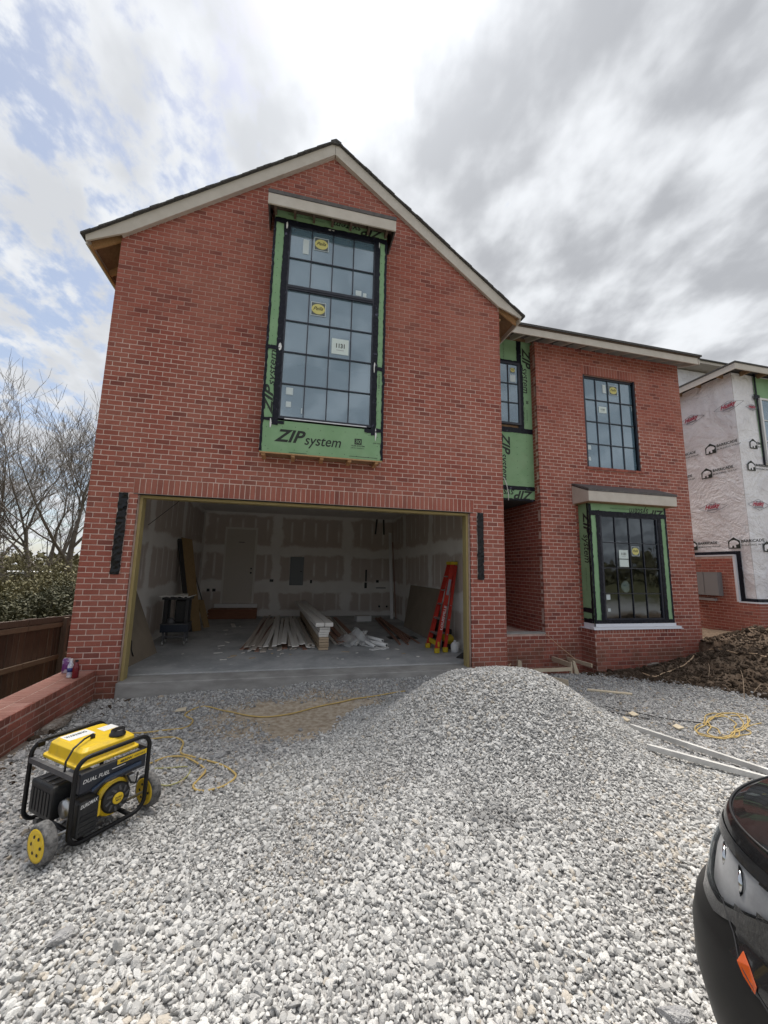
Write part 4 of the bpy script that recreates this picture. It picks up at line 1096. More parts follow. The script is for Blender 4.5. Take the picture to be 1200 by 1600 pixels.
# ------------------------------------------------------------------ things standing in the garage
M['mdf'] = wood('raw_mdf', (0.40, 0.30, 0.20), (0.48, 0.38, 0.27), (1, 1, 1))
M['primed'] = mat('primed_trim', (0.74, 0.72, 0.68), .65, col2=(0.64, 0.61, 0.57), scale=3, stretch=(4, .4, 4))
M['primed_d'] = mat('grey_primed_trim', (0.52, 0.47, 0.42), .7, col2=(0.40, 0.34, 0.29), scale=3, stretch=(4, .4, 4))
M['redwood'] = wood('reddish_trim', (0.24, 0.12, 0.085), (0.33, 0.19, 0.14), (8, .6, 8))
M['ply'] = wood('plywood', (0.20, 0.125, 0.05), (0.29, 0.19, 0.085), (8, 8, .5))
M['ply_dark'] = mat('dark_edge_panel', (0.03, 0.027, 0.025), .8)
M['gypsum'] = mat('brown_gypsum_board', (0.20, 0.16, 0.12), .9, col2=(0.245, 0.20, 0.15), scale=2)
M['gypsum_edge'] = mat('gypsum_core', (0.55, 0.53, 0.49), .9)
def board(a, b, w, h, m, label, cat, name, group=None, up=(0, 0, 1)):
    o = MB().beam(a, b, w, h, up).build(name, m, loc=a)
    return tag(o, label, cat, group)
rs = random.Random(3)
LAB1 = 'long primed trim board in the loose fanned pile on the garage floor'
for layer in range(3):
    n = (17, 13, 8)[layer]
    for i in range(n):
        t = (i+.5)/n
        xf = 2.06+1.46*t + rs.uniform(-.03, .03); yf = 1.85+.12*math.sin(i*2.1)+rs.uniform(-.12, .16)
        xb = 2.30+1.0*t + rs.uniform(-.12, .12); yb = rs.uniform(5.6, 7.0)
        z = .012+layer*.026 + (.05*math.exp(-((t-.55)/.3)**2) if layer else 0)
        w = rs.choice((.065, .085, .085, .11))
        board((xf, yf, z), (xb, yb, z+.03), w, .016, rs.choice((M['primed'], M['primed'], M['primed_d'], M['redwood'])), LAB1, 'board', 'loose_board', 'trim boards fanned out on the garage floor', (rs.uniform(-.25, .25), 0, 1))
ORD = ('lowest', 'second', 'third', 'fourth', 'fifth', 'sixth', 'seventh', 'eighth', 'topmost')
for k in range(9):
    z = .03+k*.049
    dx = rs.uniform(-.012, .012)
    m = M['mdf'] if k < 5 else M['primed']
    board((3.675+dx, 1.73+rs.uniform(-.02, .03), z), (3.42+dx, 6.9, z), .19 if k < 6 else .21, .042, m, ORD[k]+' board, counted from the floor, of the squared stack beside the loose pile', 'board', 'stacked_board', 'boards in the squared stack')
for (x, w, sd) in ((3.58, .17, 'on the side of the fanned pile'), (3.76, .16, 'on the side of the plastic sheet')):
    board((x, 1.66, .505), (x-.36, 6.6, .53), w, .075, M['primed'], 'white bundle lying on top of the squared stack, '+sd, 'bundle', 'white_bundle', 'white bundles on the board stack')
LAB3 = 'primed board lying in the low heap behind the plastic sheet'
for i in range(9):
    t = i/8
    z = .015+.022*(i % 3)
    board((4.05+.40*t+rs.uniform(-.05, .05), 2.2+rs.uniform(-.1, .6), z), (3.75+.75*t+rs.uniform(-.1, .1), 6.4+rs.uniform(-.5, .3), z+.12*(1-t)), .11, .02, rs.choice((M['primed_d'], M['primed'], M['redwood'])), LAB3, 'board', 'loose_board', 'boards in the low heap by the plastic sheet')
# crumpled plastic sheet and rolls
def make_plastic():
    m = bpy.data.materials.new('clear_plastic_sheet'); m.use_nodes = True; nt = m.node_tree; b = nt.nodes['Principled BSDF']
    b.inputs['Base Color'].default_value = (.75, .77, .78, 1); b.inputs['Roughness'].default_value = .25; b.inputs['Alpha'].default_value = .42
    return m
rsn = np.random.default_rng(5)
def sheet(u, v):
    x = 3.98+.95*u; y = 1.95+1.0*v
    z = .035+.26*math.exp(-((u-.5)/.27)**2-((v-.5)/.33)**2)+.05*math.sin(u*19+v*7)*math.exp(-((u-.5)/.4)**2)+float(rsn.uniform(-.022, .022))
    return (x+.04*math.sin(v*9), y+.05*math.sin(u*11), max(z, .006))
tag(MB().grid(sheet, 22, 20).build('plastic_sheet', make_plastic(), smooth=True), 'crumpled translucent plastic sheet on the concrete in front of the trim', 'plastic sheet')
for i, (a, b, r) in enumerate((((4.92, 1.9, .13), (4.62, 2.7, .11), .036), ((4.98, 1.75, .06), (4.55, 2.4, .06), .045), ((4.72, 1.7, .05), (4.5, 2.5, .10), .03))):
    o = MB().tube([a, b], r, 12).build('plastic_roll', M['white'], loc=a)
    for p in o.data.polygons: p.use_smooth = len(p.vertices) == 4
    tag(o, ('thin white tube with open end lying on the other rolls', 'thickest white roll lying flat by the plastic', 'thin white roll half under the crumpled plastic')[i], 'roll', 'white rolls by the plastic sheet')
    e = MB().lathe([(r*.55, 0), (r*.55, .004)], Vector(a), Vector(a)-Vector(b), 10).build('roll_core', M['dark_grey']); rel(e, o)
for (a, b, w, label) in (((4.60, 1.55, .02), (5.0, 1.75, .02), .10, 'short white trim offcut nearest the garage threshold'), ((4.35, 2.05, .03), (4.68, 2.6, .22), .12, 'white trim offcut leaning up against the plastic'), ((4.9, 1.6, .015), (4.5, 2.2, .015), .10, 'white trim offcut under the rolls')):
    board(a, b, w, .02, M['white'], label, 'board', 'board_offcut')
bx = thing('carton', 'small white carton on the floor near the back wall', 'box', (5.25, 6.05, 0), .1)
MB().box(-.24, .24, -.15, .15, 0, .17).build('carton_body', M['white'], bx, bevel=.006)
MB().box(-.24, .24, -.03, .03, .1705, .1725).build('packing_tape', M['mdf'], bx)
LAB4 = 'thin dark red rod in the bundle lying along the right wall'
for i in range(7):
    a = (5.35+.07*i+rs.uniform(-.05, .05), 2.0+rs.uniform(-.1, .5), .02+.012*(i % 2)); b = (5.72+.03*i, 6.4+rs.uniform(-.3, .1), .04+.02*(i % 3))
    board(a, b, .032, .028, M['redwood'], LAB4, 'rod', 'thin_rod', 'thin rods along the right garage wall')
tag(MB().box(5.3, 6.0, 2.75, 3.1, .004, .012).build('rubber_mat', M['black_plastic'], loc=(5.3, 2.75, .004)), 'flat black mat under the red rods', 'mat')
o = MB().beam((6.33, 6.55, 0.0), (6.42, 7.36, 2.95), .11, .02, (0, 1, 0)).build('leaning_board', M['white'], loc=(6.33, 6.55, 0)); tag(o, 'tall white trim board leaning into the back right corner', 'board')
o = MB().beam((6.42, 6.35, 0.0), (6.48, 7.2, 2.6), .03, .02, (0, 1, 0)).build('leaning_board', M['redwood'], loc=(6.42, 6.35, 0)); tag(o, 'narrow dark trim strip leaning beside the tall white trim', 'board')
# sheets leaning on the walls
def leaning(p, t, label, m, name):
    """p: the four corners of the face; t: thickness vector"""
    o = MB().prism(p, t).build(name, [m, M['gypsum_edge']], loc=p[0])
    for f in o.data.polygons:
        if len(f.vertices) == 4 and f.index >= 2: f.material_index = 1
    return tag(o, label, 'drywall sheet')
leaning([(6.22, 4.75, .003), (6.22, 2.45, .003), (6.49, 2.45, 1.18), (6.49, 4.98, 1.18)], (.012, 0, .003), 'brown gypsum sheet leaning on the right garage wall', M['gypsum'], 'drywall_sheet')
leaning([(.50, .80, .003), (.60, 1.90, .003), (.16, 1.72, 1.26), (.16, .70, 1.26)], (-.012, 0, -.003), 'brown gypsum sheet leaning inside the left door jamb', M['gypsum'], 'drywall_sheet')
tag(MB().tube([(.33, .98, .83), (.34, 1.02, .72), (.41, .98, .60), (.38, 1.0, .45), (.44, 1.05, .36), (.47, .98, .24), (.50, 1.0, .13)], .008, 6).build('hanging_wire', M['black_plastic'], smooth=True), 'black wire dangling over the gypsum sheet by the left jamb', 'wire')
pl = MB().prism([(.64, 4.35, .002), (.82, 4.55, .002), (.40, 4.64, 2.30), (.20, 4.42, 2.33)], (-.018, .018, .006)).build('plywood_plank', M['ply'], loc=(.62, 4.35, 0)); tag(pl, 'tall plywood plank leaning against the left garage wall', 'plank')
pl = MB().prism([(.56, 4.25, .002), (.66, 4.37, .002), (.20, 4.42, 2.30), (.13, 4.35, 2.28)], (-.02, .02, .004)).build('dark_plank', M['ply_dark'], loc=(.56, 4.25, 0)); tag(pl, 'dark edged plank directly behind the tall plywood', 'plank')
pl = MB().prism([(.80, 5.0, .002), (.92, 5.1, .002), (.70, 5.2, .7), (.56, 5.06, .72)], (-.018, .018, .004)).build('plywood_offcut', M['ply'], loc=(.75, 4.9, 0)); tag(pl, 'short plywood offcut at the foot of the tall plank', 'plank')
tag(MB().tube([(.52, 6.85, .01), (.16, 4.95, 2.3)], .014, 8).build('steel_pole', M['dark_grey'], smooth=True), 'long dark pole leaning beside the tall plywood', 'pole')
board((1.55, 5.0, .012), (1.42, 5.65, .012), .1, .012, M['primed'], 'short white offcut alone on the bare concrete', 'board', 'board_offcut')
for i in range(26):
    x, y = rs.choice(((rs.uniform(1.6, 3.6), rs.uniform(.9, 1.7)), (rs.uniform(3.8, 5.8), rs.uniform(.7, 1.6)), (rs.uniform(.9, 2.0), rs.uniform(1.6, 5.5))))
    a = rs.uniform(0, 3.14); L_ = rs.uniform(.04, .16)
    board((x, y, .007), (x+L_*math.cos(a), y+L_*math.sin(a), .007), rs.uniform(.015, .05), .008, rs.choice((M['primed'], M['primed'], M['mdf'])), 'small scrap of cut trim strewn over the garage floor', 'scrap', 'wood_scrap', 'scraps strewn over the garage floor')
# rolling work cart
cart = thing('work_cart', 'black rolling tool cart heaped with white offcuts', 'cart', (.68, 2.72, 0), R(4))
MB().box(-.26, .26, -.20, .20, .27, .42).build('lower_tray', mat('blue_black_tray', (.012, .018, .032), .4), cart, bevel=.012)
MB().box(-.27, .27, -.21, .21, .418, .434).build('tray_rim', M['dark_grey'], cart)
for x in (-.20, .20):
    for y in (-.15, .15):
        MB().box(x-.035, x+.035, y-.025, y+.025, .43, .93).build('leg', M['black_plastic'], cart, bevel=.006)
        MB().box(x-.02, x+.02, y-.02, y+.02, .09, .27).build('caster_post', M['dark_grey'], cart)
        c = MB().lathe([(.02, -.016), (.05, -.014), (.05, .014), (.02, .016)], (x, y, .05), (1, 0, 0), 14).build('caster', M['steel'], cart, True)
MB().box(-.27, .27, -.21, .21, .92, .97).build('upper_tray', M['black_plastic'], cart, bevel=.01)
MB().box(-.05, .16, .0, .12, .434, .90).build('tool_housing', M['black_plastic'], cart, bevel=.02)
MB().box(-.23, .24, -.13, -.12, .16, .19).build('axle_bar', M['dark_grey'], cart)
for i in range(9):
    x = -.28+.065*i
    o = MB().beam((x, -.24+rs.uniform(-.03, .03), .985+.012*(i % 2)), (x+rs.uniform(-.08, .1), .22, .985+.012*((i+1) % 3)), .075, .014, (rs.uniform(-.3, .3), 0, 1)).build('board_offcut', M['primed'])
    o.matrix_world = cart.matrix_basis @ o.matrix_world
    tag(o, 'white trim offcut lying across the top of the rolling cart', 'board', 'offcuts on the rolling cart')
tag(MB().lathe([(.07, 0), (.085, .02), (.06, .09), (.02, .12)], (0, 0, 0), (0, 0, 1), 12).build('work_light', M['dark_grey'], smooth=True, loc=(0, 0, 0)), 'grey rounded tool lying in the lower cart tray', 'tool').location = (.60, 2.58, .436)

# ------------------------------------------------------------------ red fibreglass step ladder, folded and leaning on the right wall
M['ladder_red'] = mat('red_fibreglass', (0.50, 0.035, 0.018), .45, col2=(0.42, 0.03, 0.02), scale=8)
M['yellow_pl'] = mat('yellow_plastic', (0.55, 0.40, 0.02), .5)
M['alu'] = mat('aluminium', (0.45, 0.45, 0.44), .4, .8)
lad = thing('step_ladder', 'red fibreglass step ladder with yellow cap leaning on the garage wall', 'ladder', (6.0, 1.45, 0))
def lp(p): return Vector(p)-Vector(lad.location)
def channel(a, b, w, d, m, name, side):
    """C shaped rail"""
    a, b = lp(a), lp(b); dr_ = (b-a).normalized(); out = Vector((0, side, 0)); fw = out.cross(dr_).normalized(); mb = MB()
    mb.beam(a, b, .008, w, fw); o1 = fw*(w/2)
    mb.beam(a+o1-out*d/2, b+o1-out*d/2, d, .008, fw); mb.beam(a-o1-out*d/2, b-o1-out*d/2, d, .008, fw)
    return mb.build(name, m, lad)
FT = (6.40, 1.57, 1.79), (6.40, 1.80, 1.79); FB = (5.86, 1.14, .05), (5.86, 1.68, .05)
r1 = channel(FB[0], FT[0], .085, .035, M['ladder_red'], 'front_rail', -1); r2 = channel(FB[1], FT[1], .085, .035, M['ladder_red'], 'front_rail', 1)
BT = (6.47, 1.58, 1.74), (6.47, 1.79, 1.74); BB = (6.06, 1.20, .06), (6.06, 1.62, .06)
channel(BB[0], BT[0], .06, .03, M['ladder_red'], 'rear_rail', -1); channel(BB[1], BT[1], .06, .03, M['ladder_red'], 'rear_rail', 1)
for k in range(1, 6):
    t = k/6.0
    a = Vector(FB[0]).lerp(Vector(FT[0]), t); b = Vector(FB[1]).lerp(Vector(FT[1]), t)
    MB().box(-.045, .045, (a-b).y/2+.005, (b-a).y/2-.005, -.012, .012).build('step', M['alu'], lad).location = (a+b)/2-Vector(lad.location)
    MB().box(-.012, .012, (a-b).y/2+.03, (b-a).y/2-.03, -.012, .012).build('rear_bar', M['alu'], lad).location = Vector(BB[0]).lerp(Vector(BT[0]), t)*.5+Vector(BB[1]).lerp(Vector(BT[1]), t)*.5-Vector(lad.location)
MB().box(6.34-6.0, 6.50-6.0, 1.54-1.45, 1.83-1.45, 1.76, 1.83).build('top_cap', M['yellow_pl'], lad, bevel=.012)
for p in (*FB, *BB):
    q = lp(p); MB().box(q.x-.05, q.x+.05, q.y-.03, q.y+.03, -.045+.05, .10).build('foot', M['yellow_pl'], lad, bevel=.01)
for p, q in ((FB[0], FB[1]),):
    a, b = lp(p), lp(q); MB().beam(a+Vector((.04, 0, .12)), b+Vector((.04, 0, .12)), .03, .09).build('lower_brace', M['yellow_pl'], lad)
lt = MB(); d = (Vector(FT[0])-Vector(FB[0])).normalized(); fwd = Vector((0, -1, 0)).cross(d).normalized()
lettering(lt, 'LOUISVILLE', lp(FB[0])+d*.42-Vector((0, .0055, 0))-fwd*.03, d, fwd*-1 if fwd.x > 0 else fwd, .05, bold=.02, width=.5)
lt.build('printed_lettering', M['white'], r1)
MB().beam(lp(FB[0])+d*1.15-Vector((0, .0055, 0)), lp(FB[0])+d*1.5-Vector((0, .0055, 0)), .003, .06, fwd).build('warning_label', M['grey_print'], r1)
cmp_ = thing('air_compressor', 'small yellow and black air compressor behind the ladder feet', 'compressor', (6.28, 1.62, 0))
MB().lathe([(.02, -.17), (.085, -.15), (.10, -.12), (.10, .12), (.085, .15), (.02, .17)], (0, 0, .20), (0, 1, 0), 16).build('tank', M['yellow_pl'], cmp_, True)
MB().box(-.07, .07, -.10, .10, .29, .40).build('motor_cover', M['black_plastic'], cmp_, bevel=.02)
for y in (-.1, .1): MB().box(-.08, .08, y-.015, y+.015, 0, .12).build('foot', M['black_plastic'], cmp_)
jug = thing('plastic_jug', 'white plastic jug beside the right door jamb', 'jug', (6.28, 1.22, 0))
MB().lathe([(.07, 0), (.085, .015), (.085, .14), (.06, .18), (.025, .20)], (0, 0, 0), (0, 0, 1), 16).build('jug_body', M['white'], jug, True)
MB().lathe([(.028, 0), (.028, .03)], (0, 0, .20), (0, 0, 1), 12).build('cap', M['white'], jug, True)
MB().tube([(.03, 0, .19), (.075, 0, .19), (.088, 0, .15), (.088, 0, .10)], .011, 8).build('handle', M['white'], jug, True)
board((6.15, .62, .012), (6.45, 1.0, .012), .2, .02, M['ply_dark'], 'dark board scrap on the floor by the right jamb', 'board', 'board_scrap')

# ------------------------------------------------------------------ low brick wall on the left
rwall = thing('retaining_wall', 'low brick retaining wall running forward from the garage pier', 'wall', (.19, -.01, -1.3))
RT = .162; RO = Vector(rwall.location)
def rb(mb, *a, **k): o = mb.build(*a, **k); o.location = -RO; o.parent = rwall; return o
core = rb(MB().box(-.02, .3865, -4.6, -.012, -1.3, RT-.003), 'wall_core', M['mortar'])
ms = Masonry(); ms.lay((0, 1, 0), (1, 0, 0), (.39, -4.6, 0), 4.585, -.5, .09)
nb = int(4.58/.0775)
for i in range(nb):
    y = -4.595+(i+.5)*.0775
    ms.one((.39, y, .126), (0, 1, 0), (1, 0, 0), (0, 0, 1), .0700, .072)
for b_ in ms.b: pass
core.location = (-RO.x, -RO.y, -RO.z)
ms.finish(core, 300)
M['brick_top'] = make_brick_mat('brick_cap', (0.40, 0.20, 0.165), (0.50, 0.28, 0.235), (0.33, 0.15, 0.125), .75)
ct = Masonry()
for i in range(nb):
    y = -4.595+(i+.5)*.0775
    ct.one((.289, y, RT), (1, 0, 0), (0, 0, 1), (0, 1, 0), .197, .0715); ct.one((.083, y, RT), (1, 0, 0), (0, 0, 1), (0, 1, 0), .197, .0715)
ct.finish(core, 300, m=M['brick_top'])

# drinks on the wall
def bottle(px, h, r, m, capm, label, cat, name, prof):
    o = thing(name, label, cat, px)
    MB().lathe([(r*a, h*b) for a, b in prof], (0, 0, 0), (0, 0, 1), 16).build('bottle_body', m, o, True)
    return o
zt = RT+.002
c1 = bottle((.06, -.10, zt), .19, .045, mat('purple_can', (.16, .04, .20), .3, col2=(.55, .5, .6), scale=14, lo=.5, hi=.55), None, 'purple drink can on the low brick wall', 'can', 'drink_can', ((.8, 0), (1, .04), (1, .9), (.82, .97), (.8, 1)))
MB().lathe([(.034, 0), (.034, .004)], (0, 0, .187), (0, 0, 1), 14).build('can_lid', M['steel'], c1)
c2 = bottle((.23, -.36, zt), .23, .034, mat('clear_bottle', (.42, .46, .62), .1, col2=(.75, .76, .80), scale=16, lo=.45, hi=.55), None, 'pale water bottle with white cap on the low wall', 'bottle', 'water_bottle', ((.9, 0), (1, .05), (.95, .3), (1, .5), (.95, .65), (.4, .85), (.38, .92)))
MB().lathe([(.015, 0), (.015, .02)], (0, 0, .212), (0, 0, 1), 12).build('bottle_cap', M['white'], c2)
MB().lathe([(.0345, .07), (.0345, .12)], (0, 0, 0), (0, 0, 1), 16).build('bottle_label', mat('blue_label', (.03, .05, .22), .4), c2, True)
c3 = bottle((.31, -.40, zt), .22, .036, mat('dark_red_drink', (.16, .012, .018), .12), None, 'dark red juice bottle on the low wall', 'bottle', 'juice_bottle', ((.9, 0), (1, .04), (1, .6), (.55, .82), (.42, .9)))
MB().lathe([(.018, 0), (.018, .022)], (0, 0, .2), (0, 0, 1), 12).build('bottle_cap', M['black_plastic'], c3)
# ------------------------------------------------------------------ generator
M['gen_yellow'] = mat('generator_yellow', (0.74, 0.50, 0.016), .42, col2=(0.56, 0.40, 0.06), scale=11, lo=.5, hi=.8)
M['gen_black'] = mat('generator_black', (0.010, 0.011, 0.013), .5, col2=(0.06, 0.058, 0.055), scale=9, lo=.52, hi=.8)
M['gen_panel'] = mat('generator_panel', (0.012, 0.016, 0.026), .4)
M['rubber'] = mat('dusty_rubber', (0.06, 0.06, 0.06), .9, col2=(0.20, 0.195, 0.19), scale=40, bump=.4, bscale=60)
GL, GW, GH, G0 = .465, .53, .525, .04
gz = float(H(1.75, -3.3))+.012
gen = thing('generator', 'yellow and black portable generator with tubular frame and wheels', 'generator', (1.735, -3.52, gz), R(51))
def loop(y):
    pts = []; r = .075
    def arc(cx, cz, a0, a1):
        for k in range(6): a = a0+(a1-a0)*k/5; pts.append((cx+r*math.cos(a), y, cz+r*math.sin(a)))
    arc(r, G0+r, 1.5*math.pi, math.pi); arc(r, GH-r, math.pi, .5*math.pi); arc(GL-r, GH-r, .5*math.pi, 0); arc(GL-r, G0+r, 0, -.5*math.pi)
    return pts
for y in (0, GW): MB().tube(loop(y), .0135, 10, closed=True).build('frame_loop', M['black_metal'], gen, True)
for x in (.09, GL-.09): MB().tube([(x, 0, G0), (x, GW, G0)], .013, 8).build('cross_tube', M['black_metal'], gen, True)
for x in (.0, GL): MB().box(x-.012, x+.012, .0, GW, GH-.115, GH-.085).build('tank_rail', M['dark_grey'], gen)
# fuel tank: flange and rounded upper body
def tank():
    mb = MB(); rings = [(.0, .0, .0), (.0, .0, .018), (.018, .018, .022), (.026, .026, .085), (.05, .05, .105)]
    x0, x1, y0, y1, zb = .035, GL-.035, .045, GW-.045, GH-.085; N = []
    for (ix, iy, h) in rings:
        r = .03; c = []
        for (cx, cy, a0) in ((x1-ix-r, y1-iy-r, 0), (x0+ix+r, y1-iy-r, 90), (x0+ix+r, y0+iy+r, 180), (x1-ix-r, y0+iy+r, 270)):
            for k in range(4): a = R(a0+30*k); c.append((cx+r*math.cos(a), cy+r*math.sin(a), zb+h))
        N.append(c)
    V = [p for c in N for p in c]; n = 16
    mb.add(V, [(i*n+k, i*n+(k+1) % n, (i+1)*n+(k+1) % n, (i+1)*n+k) for i in range(len(N)-1) for k in range(n)] + [tuple((len(N)-1)*n+k for k in range(n)), tuple(range(n))[::-1]])
    return mb
tk = tank().build('fuel_tank', M['gen_yellow'], gen, bevel=.004)
MB().lathe([(.05, 0), (.05, .012), (.042, .016), (.042, .036), (.034, .04)], (.31, .13, GH+.02), (0, 0, 1), 20).build('fuel_cap', M['black_plastic'], tk, True)
for k in range(3): MB().box(.272, .348, .12+.014*(k-1)-.003, .12+.014*(k-1)+.003, GH+.06, GH+.066).build('cap_grip', M['black_plastic'], tk)
MB().box(.10, .26, .30, .42, GH+.0195, GH+.0215).build('warning_label', M['white'], tk)
t = MB(); lettering(t, 'WARNING', (.11, .36, GH+.022), (1, 0, 0), (0, 1, 0), .03, bold=.03, width=.13); t.build('printed_lettering', M['print'], tk)
MB().box(.30, .40, .27, .36, GH+.0195, GH+.0215).build('warning_label', M['white'], tk)
MB().tube([(.0, .12, GH-.10), (.0, .12, GH-.03), (.04, .13, GH+.03), (.12, .17, GH+.052), (.20, .22, GH+.045)], .0065, 8).build('breather_hose', M['black_plastic'], tk, True)
MB().lathe([(.014, 0), (.014, .022)], (.20, .22, GH+.02), (0, 0, 1), 10).build('hose_fitting', M['black_plastic'], tk, True)
# front control strip under the tank
pn = MB().box(.03, GL-.02, -.004, .03, GH-.205, GH-.09).build('control_panel', M['gen_panel'], gen, bevel=.006)
MB().box(.245, GL-.022, -.008, -.0045, GH-.118, GH-.088).build('yellow_stripe', M['gen_yellow'], pn)
t = MB(); lettering(t, '4850W', (.26, -.0095, GH-.112), (1, 0, 0), (0, 0, 1), .015, shear=.2, bold=.03, width=.085); lettering(t, 'PORTABLE', (.355, -.0095, GH-.110), (1, 0, 0), (0, 0, 1), .011, shear=.2, width=.075); t.build('printed_lettering', M['print'], pn)
t = MB(); lettering(t, 'DUAL FUEL', (.045, -.0065, GH-.150), (1, 0, 0), (0, 0, 1), .022, shear=.2, bold=.012, width=.155); t.box(.215, .30, -.0065, -.006, GH-.134, GH-.130); t.build('printed_lettering', M['white'], pn)
bl = MB().prism([(.10, -.006, GH-.215), (.16, -.006, GH-.185), (GL-.06, -.006, GH-.175), (GL-.06, -.006, GH-.155), (.19, -.006, GH-.163), (.10, -.006, GH-.20)], (0, -.012, 0)).build('fuel_shroud', mat('blue_steel', (.03, .05, .09), .35), gen)
MB().box(.17, .24, -.0205, -.0185, GH-.19, GH-.178).build('shroud_badge', M['dark_grey'], bl)
# air filter box, lower left of the front
af = MB().box(.035, .155, -.012, .09, G0+.03, G0+.23).build('air_filter', M['gen_black'], gen, bevel=.012)
for k in range(4): MB().box(.05, .14, -.016, -.0125, G0+.05+k*.03, G0+.06+k*.03).build('filter_rib', M['gen_black'], af)
t = MB(); lettering(t, 'DUROMAX', (.045, -.0145, G0+.195), (1, 0, .12), (0, 0, 1), .020, shear=.15, bold=.02, width=.095); t.build('printed_lettering', M['white'], af)
# engine with recoil starter
en = MB().box(.14, .39, .06, .30, G0+.05, GH-.22).build('engine_block', M['dark_grey'], gen, bevel=.015)
MB().lathe([(.105, 0), (.11, .02), (.10, .04)], (.265, .062, G0+.155), (0, -1, 0), 24).build('fan_shroud', M['gen_yellow'], en, True)
rc = MB().lathe([(.088, 0), (.09, .02), (.078, .034), (.03, .038)], (.268, .024, G0+.158), (0, -1, 0), 24).build('recoil_starter', M['black_plastic'], en, True)
for k in range(10):
    a = k*2*math.pi/10
    MB().beam((.268+.045*math.cos(a), -.0135, G0+.158+.045*math.sin(a)), (.268+.074*math.cos(a+.25), -.012, G0+.158+.074*math.sin(a+.25)), .012, .006, (0, 1, 0)).build('starter_vane', M['dark_grey'], rc)
MB().lathe([(.034, 0), (.034, .006), (.028, .009)], (.268, -.013, G0+.158), (0, -1, 0), 18).build('starter_badge', M['gen_yellow'], rc, True)
t = MB(); lettering(t, 'DURO', (.247, -.0235, G0+.16), (1, 0, 0), (0, 0, 1), .011, bold=.02, width=.042); lettering(t, 'MAX', (.252, -.0235, G0+.145), (1, 0, 0), (0, 0, 1), .011, bold=.02, width=.032); t.build('printed_lettering', M['print'], rc)
MB().box(.152, .168, -.002, .05, G0+.10, G0+.19).build('choke_bracket', M['gen_yellow'], en)
MB().box(.34, .385, .0, .06, GH-.30, GH-.225).build('fuel_valve', M['steel'], en, bevel=.008)
MB().tube([(.33, .01, GH-.22), (.35, -.01, GH-.27), (.39, 0, GH-.29), (.42, .03, GH-.24)], .006, 6).build('fuel_line', M['black_plastic'], en, True)
# muffler guard on the left end
mf = MB().box(-.012, .13, .20, .46, G0+.09, G0+.29).build('muffler_guard', M['gen_black'], gen, bevel=.014)
for k in range(6): MB().box(-.016, -.0125, .225+k*.037, .245+k*.037, G0+.12, G0+.25).build('guard_slot', M['black_plastic'], mf)
for k in range(3): MB().box(.01, .12, .24+k*.07, .27+k*.07, G0+.2905, G0+.294).build('guard_slot', M['dark_grey'], mf)
MB().lathe([(.05, 0), (.055, .02), (.05, .07)], (.02, .13, G0+.17), (1, .0, 0), 16).build('carburettor', M['steel'], gen, True)
MB().lathe([(.03, 0), (.09, .01), (.10, .03), (.10, .19), (.08, .21)], (.26, .29, G0+.15), (0, 1, 0), 18).build('alternator', M['dark_grey'], gen, True)
# wheels on the axle along the front, the other end stands on feet
MB().tube([(-.10, .07, .108), (GL+.09, .07, .108)], .009, 8).build('axle', M['steel'], gen, True)
for x, s in ((-.095, -1), (GL+.075, 1)):
    wl_ = MB().lathe([(.080, -.030), (.098, -.032), (.110, -.022), (.110, .022), (.098, .032), (.080, .030)], (x, .07, .108), (1, 0, 0), 28).build('wheel', M['rubber'], gen, True)
    hub = MB().lathe([(.012, -.040), (.030, -.036), (.060, -.030), (.074, -.034), (.086, -.035), (.0865, .035), (.074, .034), (.060, .030), (.030, .036), (.012, .040)], (x, .07, .108), (1, 0, 0), 24).build('rim', M['gen_yellow'], wl_, True)
    for k in range(6):
        a = k*math.pi/3
        for e in (-1, 1): MB().lathe([(.009, 0), (.009, .003)], (x+e*.0325, .07+.047*math.cos(a), .108+.047*math.sin(a)), (e, 0, 0), 8).build('rim_hole', M['black_plastic'], wl_)
for x in (.09, GL-.09): MB().box(x-.025, x+.025, GW-.04, GW+.01, 0, G0).build('foot', M['rubber'], gen)
MB().box(.02, .06, GW-.03, GW-.005, GH-.03, GH+.0).build('handle_hinge', M['black_metal'], gen)

# ------------------------------------------------------------------ cords, strings, timber on the gravel
def to_ground(u, v, lift=.012):
    d = ray(u, v); t = 0.5
    p = CAM + d*t
    for _ in range(900):
        p = CAM + d*t
        if p[2] <= float(H(p[0], p[1]))+lift: break
        t += .012
    return (float(p[0]), float(p[1]), float(H(p[0], p[1]))+lift)
def smooth_path(pts, k=6):
    P = [Vector(p) for p in pts]; out = []
    for i in range(len(P)-1):
        a, b, c, d = P[max(i-1, 0)], P[i], P[i+1], P[min(i+2, len(P)-1)]
        for j in range(k):
            t = j/k; out.append(.5*((2*b)+(c-a)*t+(2*a-5*b+4*c-d)*t*t+(3*b-a-3*c+d)*t**3))
    return out+[P[-1]]
def cord(px, r, m, label, name='extension_cord', lift=.014, conform=True, z=None):
    pts = [to_ground(u, v, lift) for u, v in px] if conform else px
    pts = smooth_path(pts)
    if conform: pts = [Vector((p.x, p.y, float(H(p.x, p.y))+lift)) for p in pts]
    o = MB().tube(pts, r, 6).build(name, m, smooth=True, loc=pts[0])
    return tag(o, label, 'cord')
def zr(pts, ox, oy, s): return [(ox+x/s, oy+y/s) for x, y in pts]
Z4 = lambda p: zr(p, 200, 1050, 2.609)
cord(Z4([(0, 250), (130, 241), (220, 230), (265, 200), (232, 175), (300, 142), (400, 160), (500, 180), (640, 175), (760, 145), (900, 115), (1000, 100), (1130, 78)]), .009, M['cord_yellow'], 'yellow extension cord crossing the bare dirt toward the gravel heap')
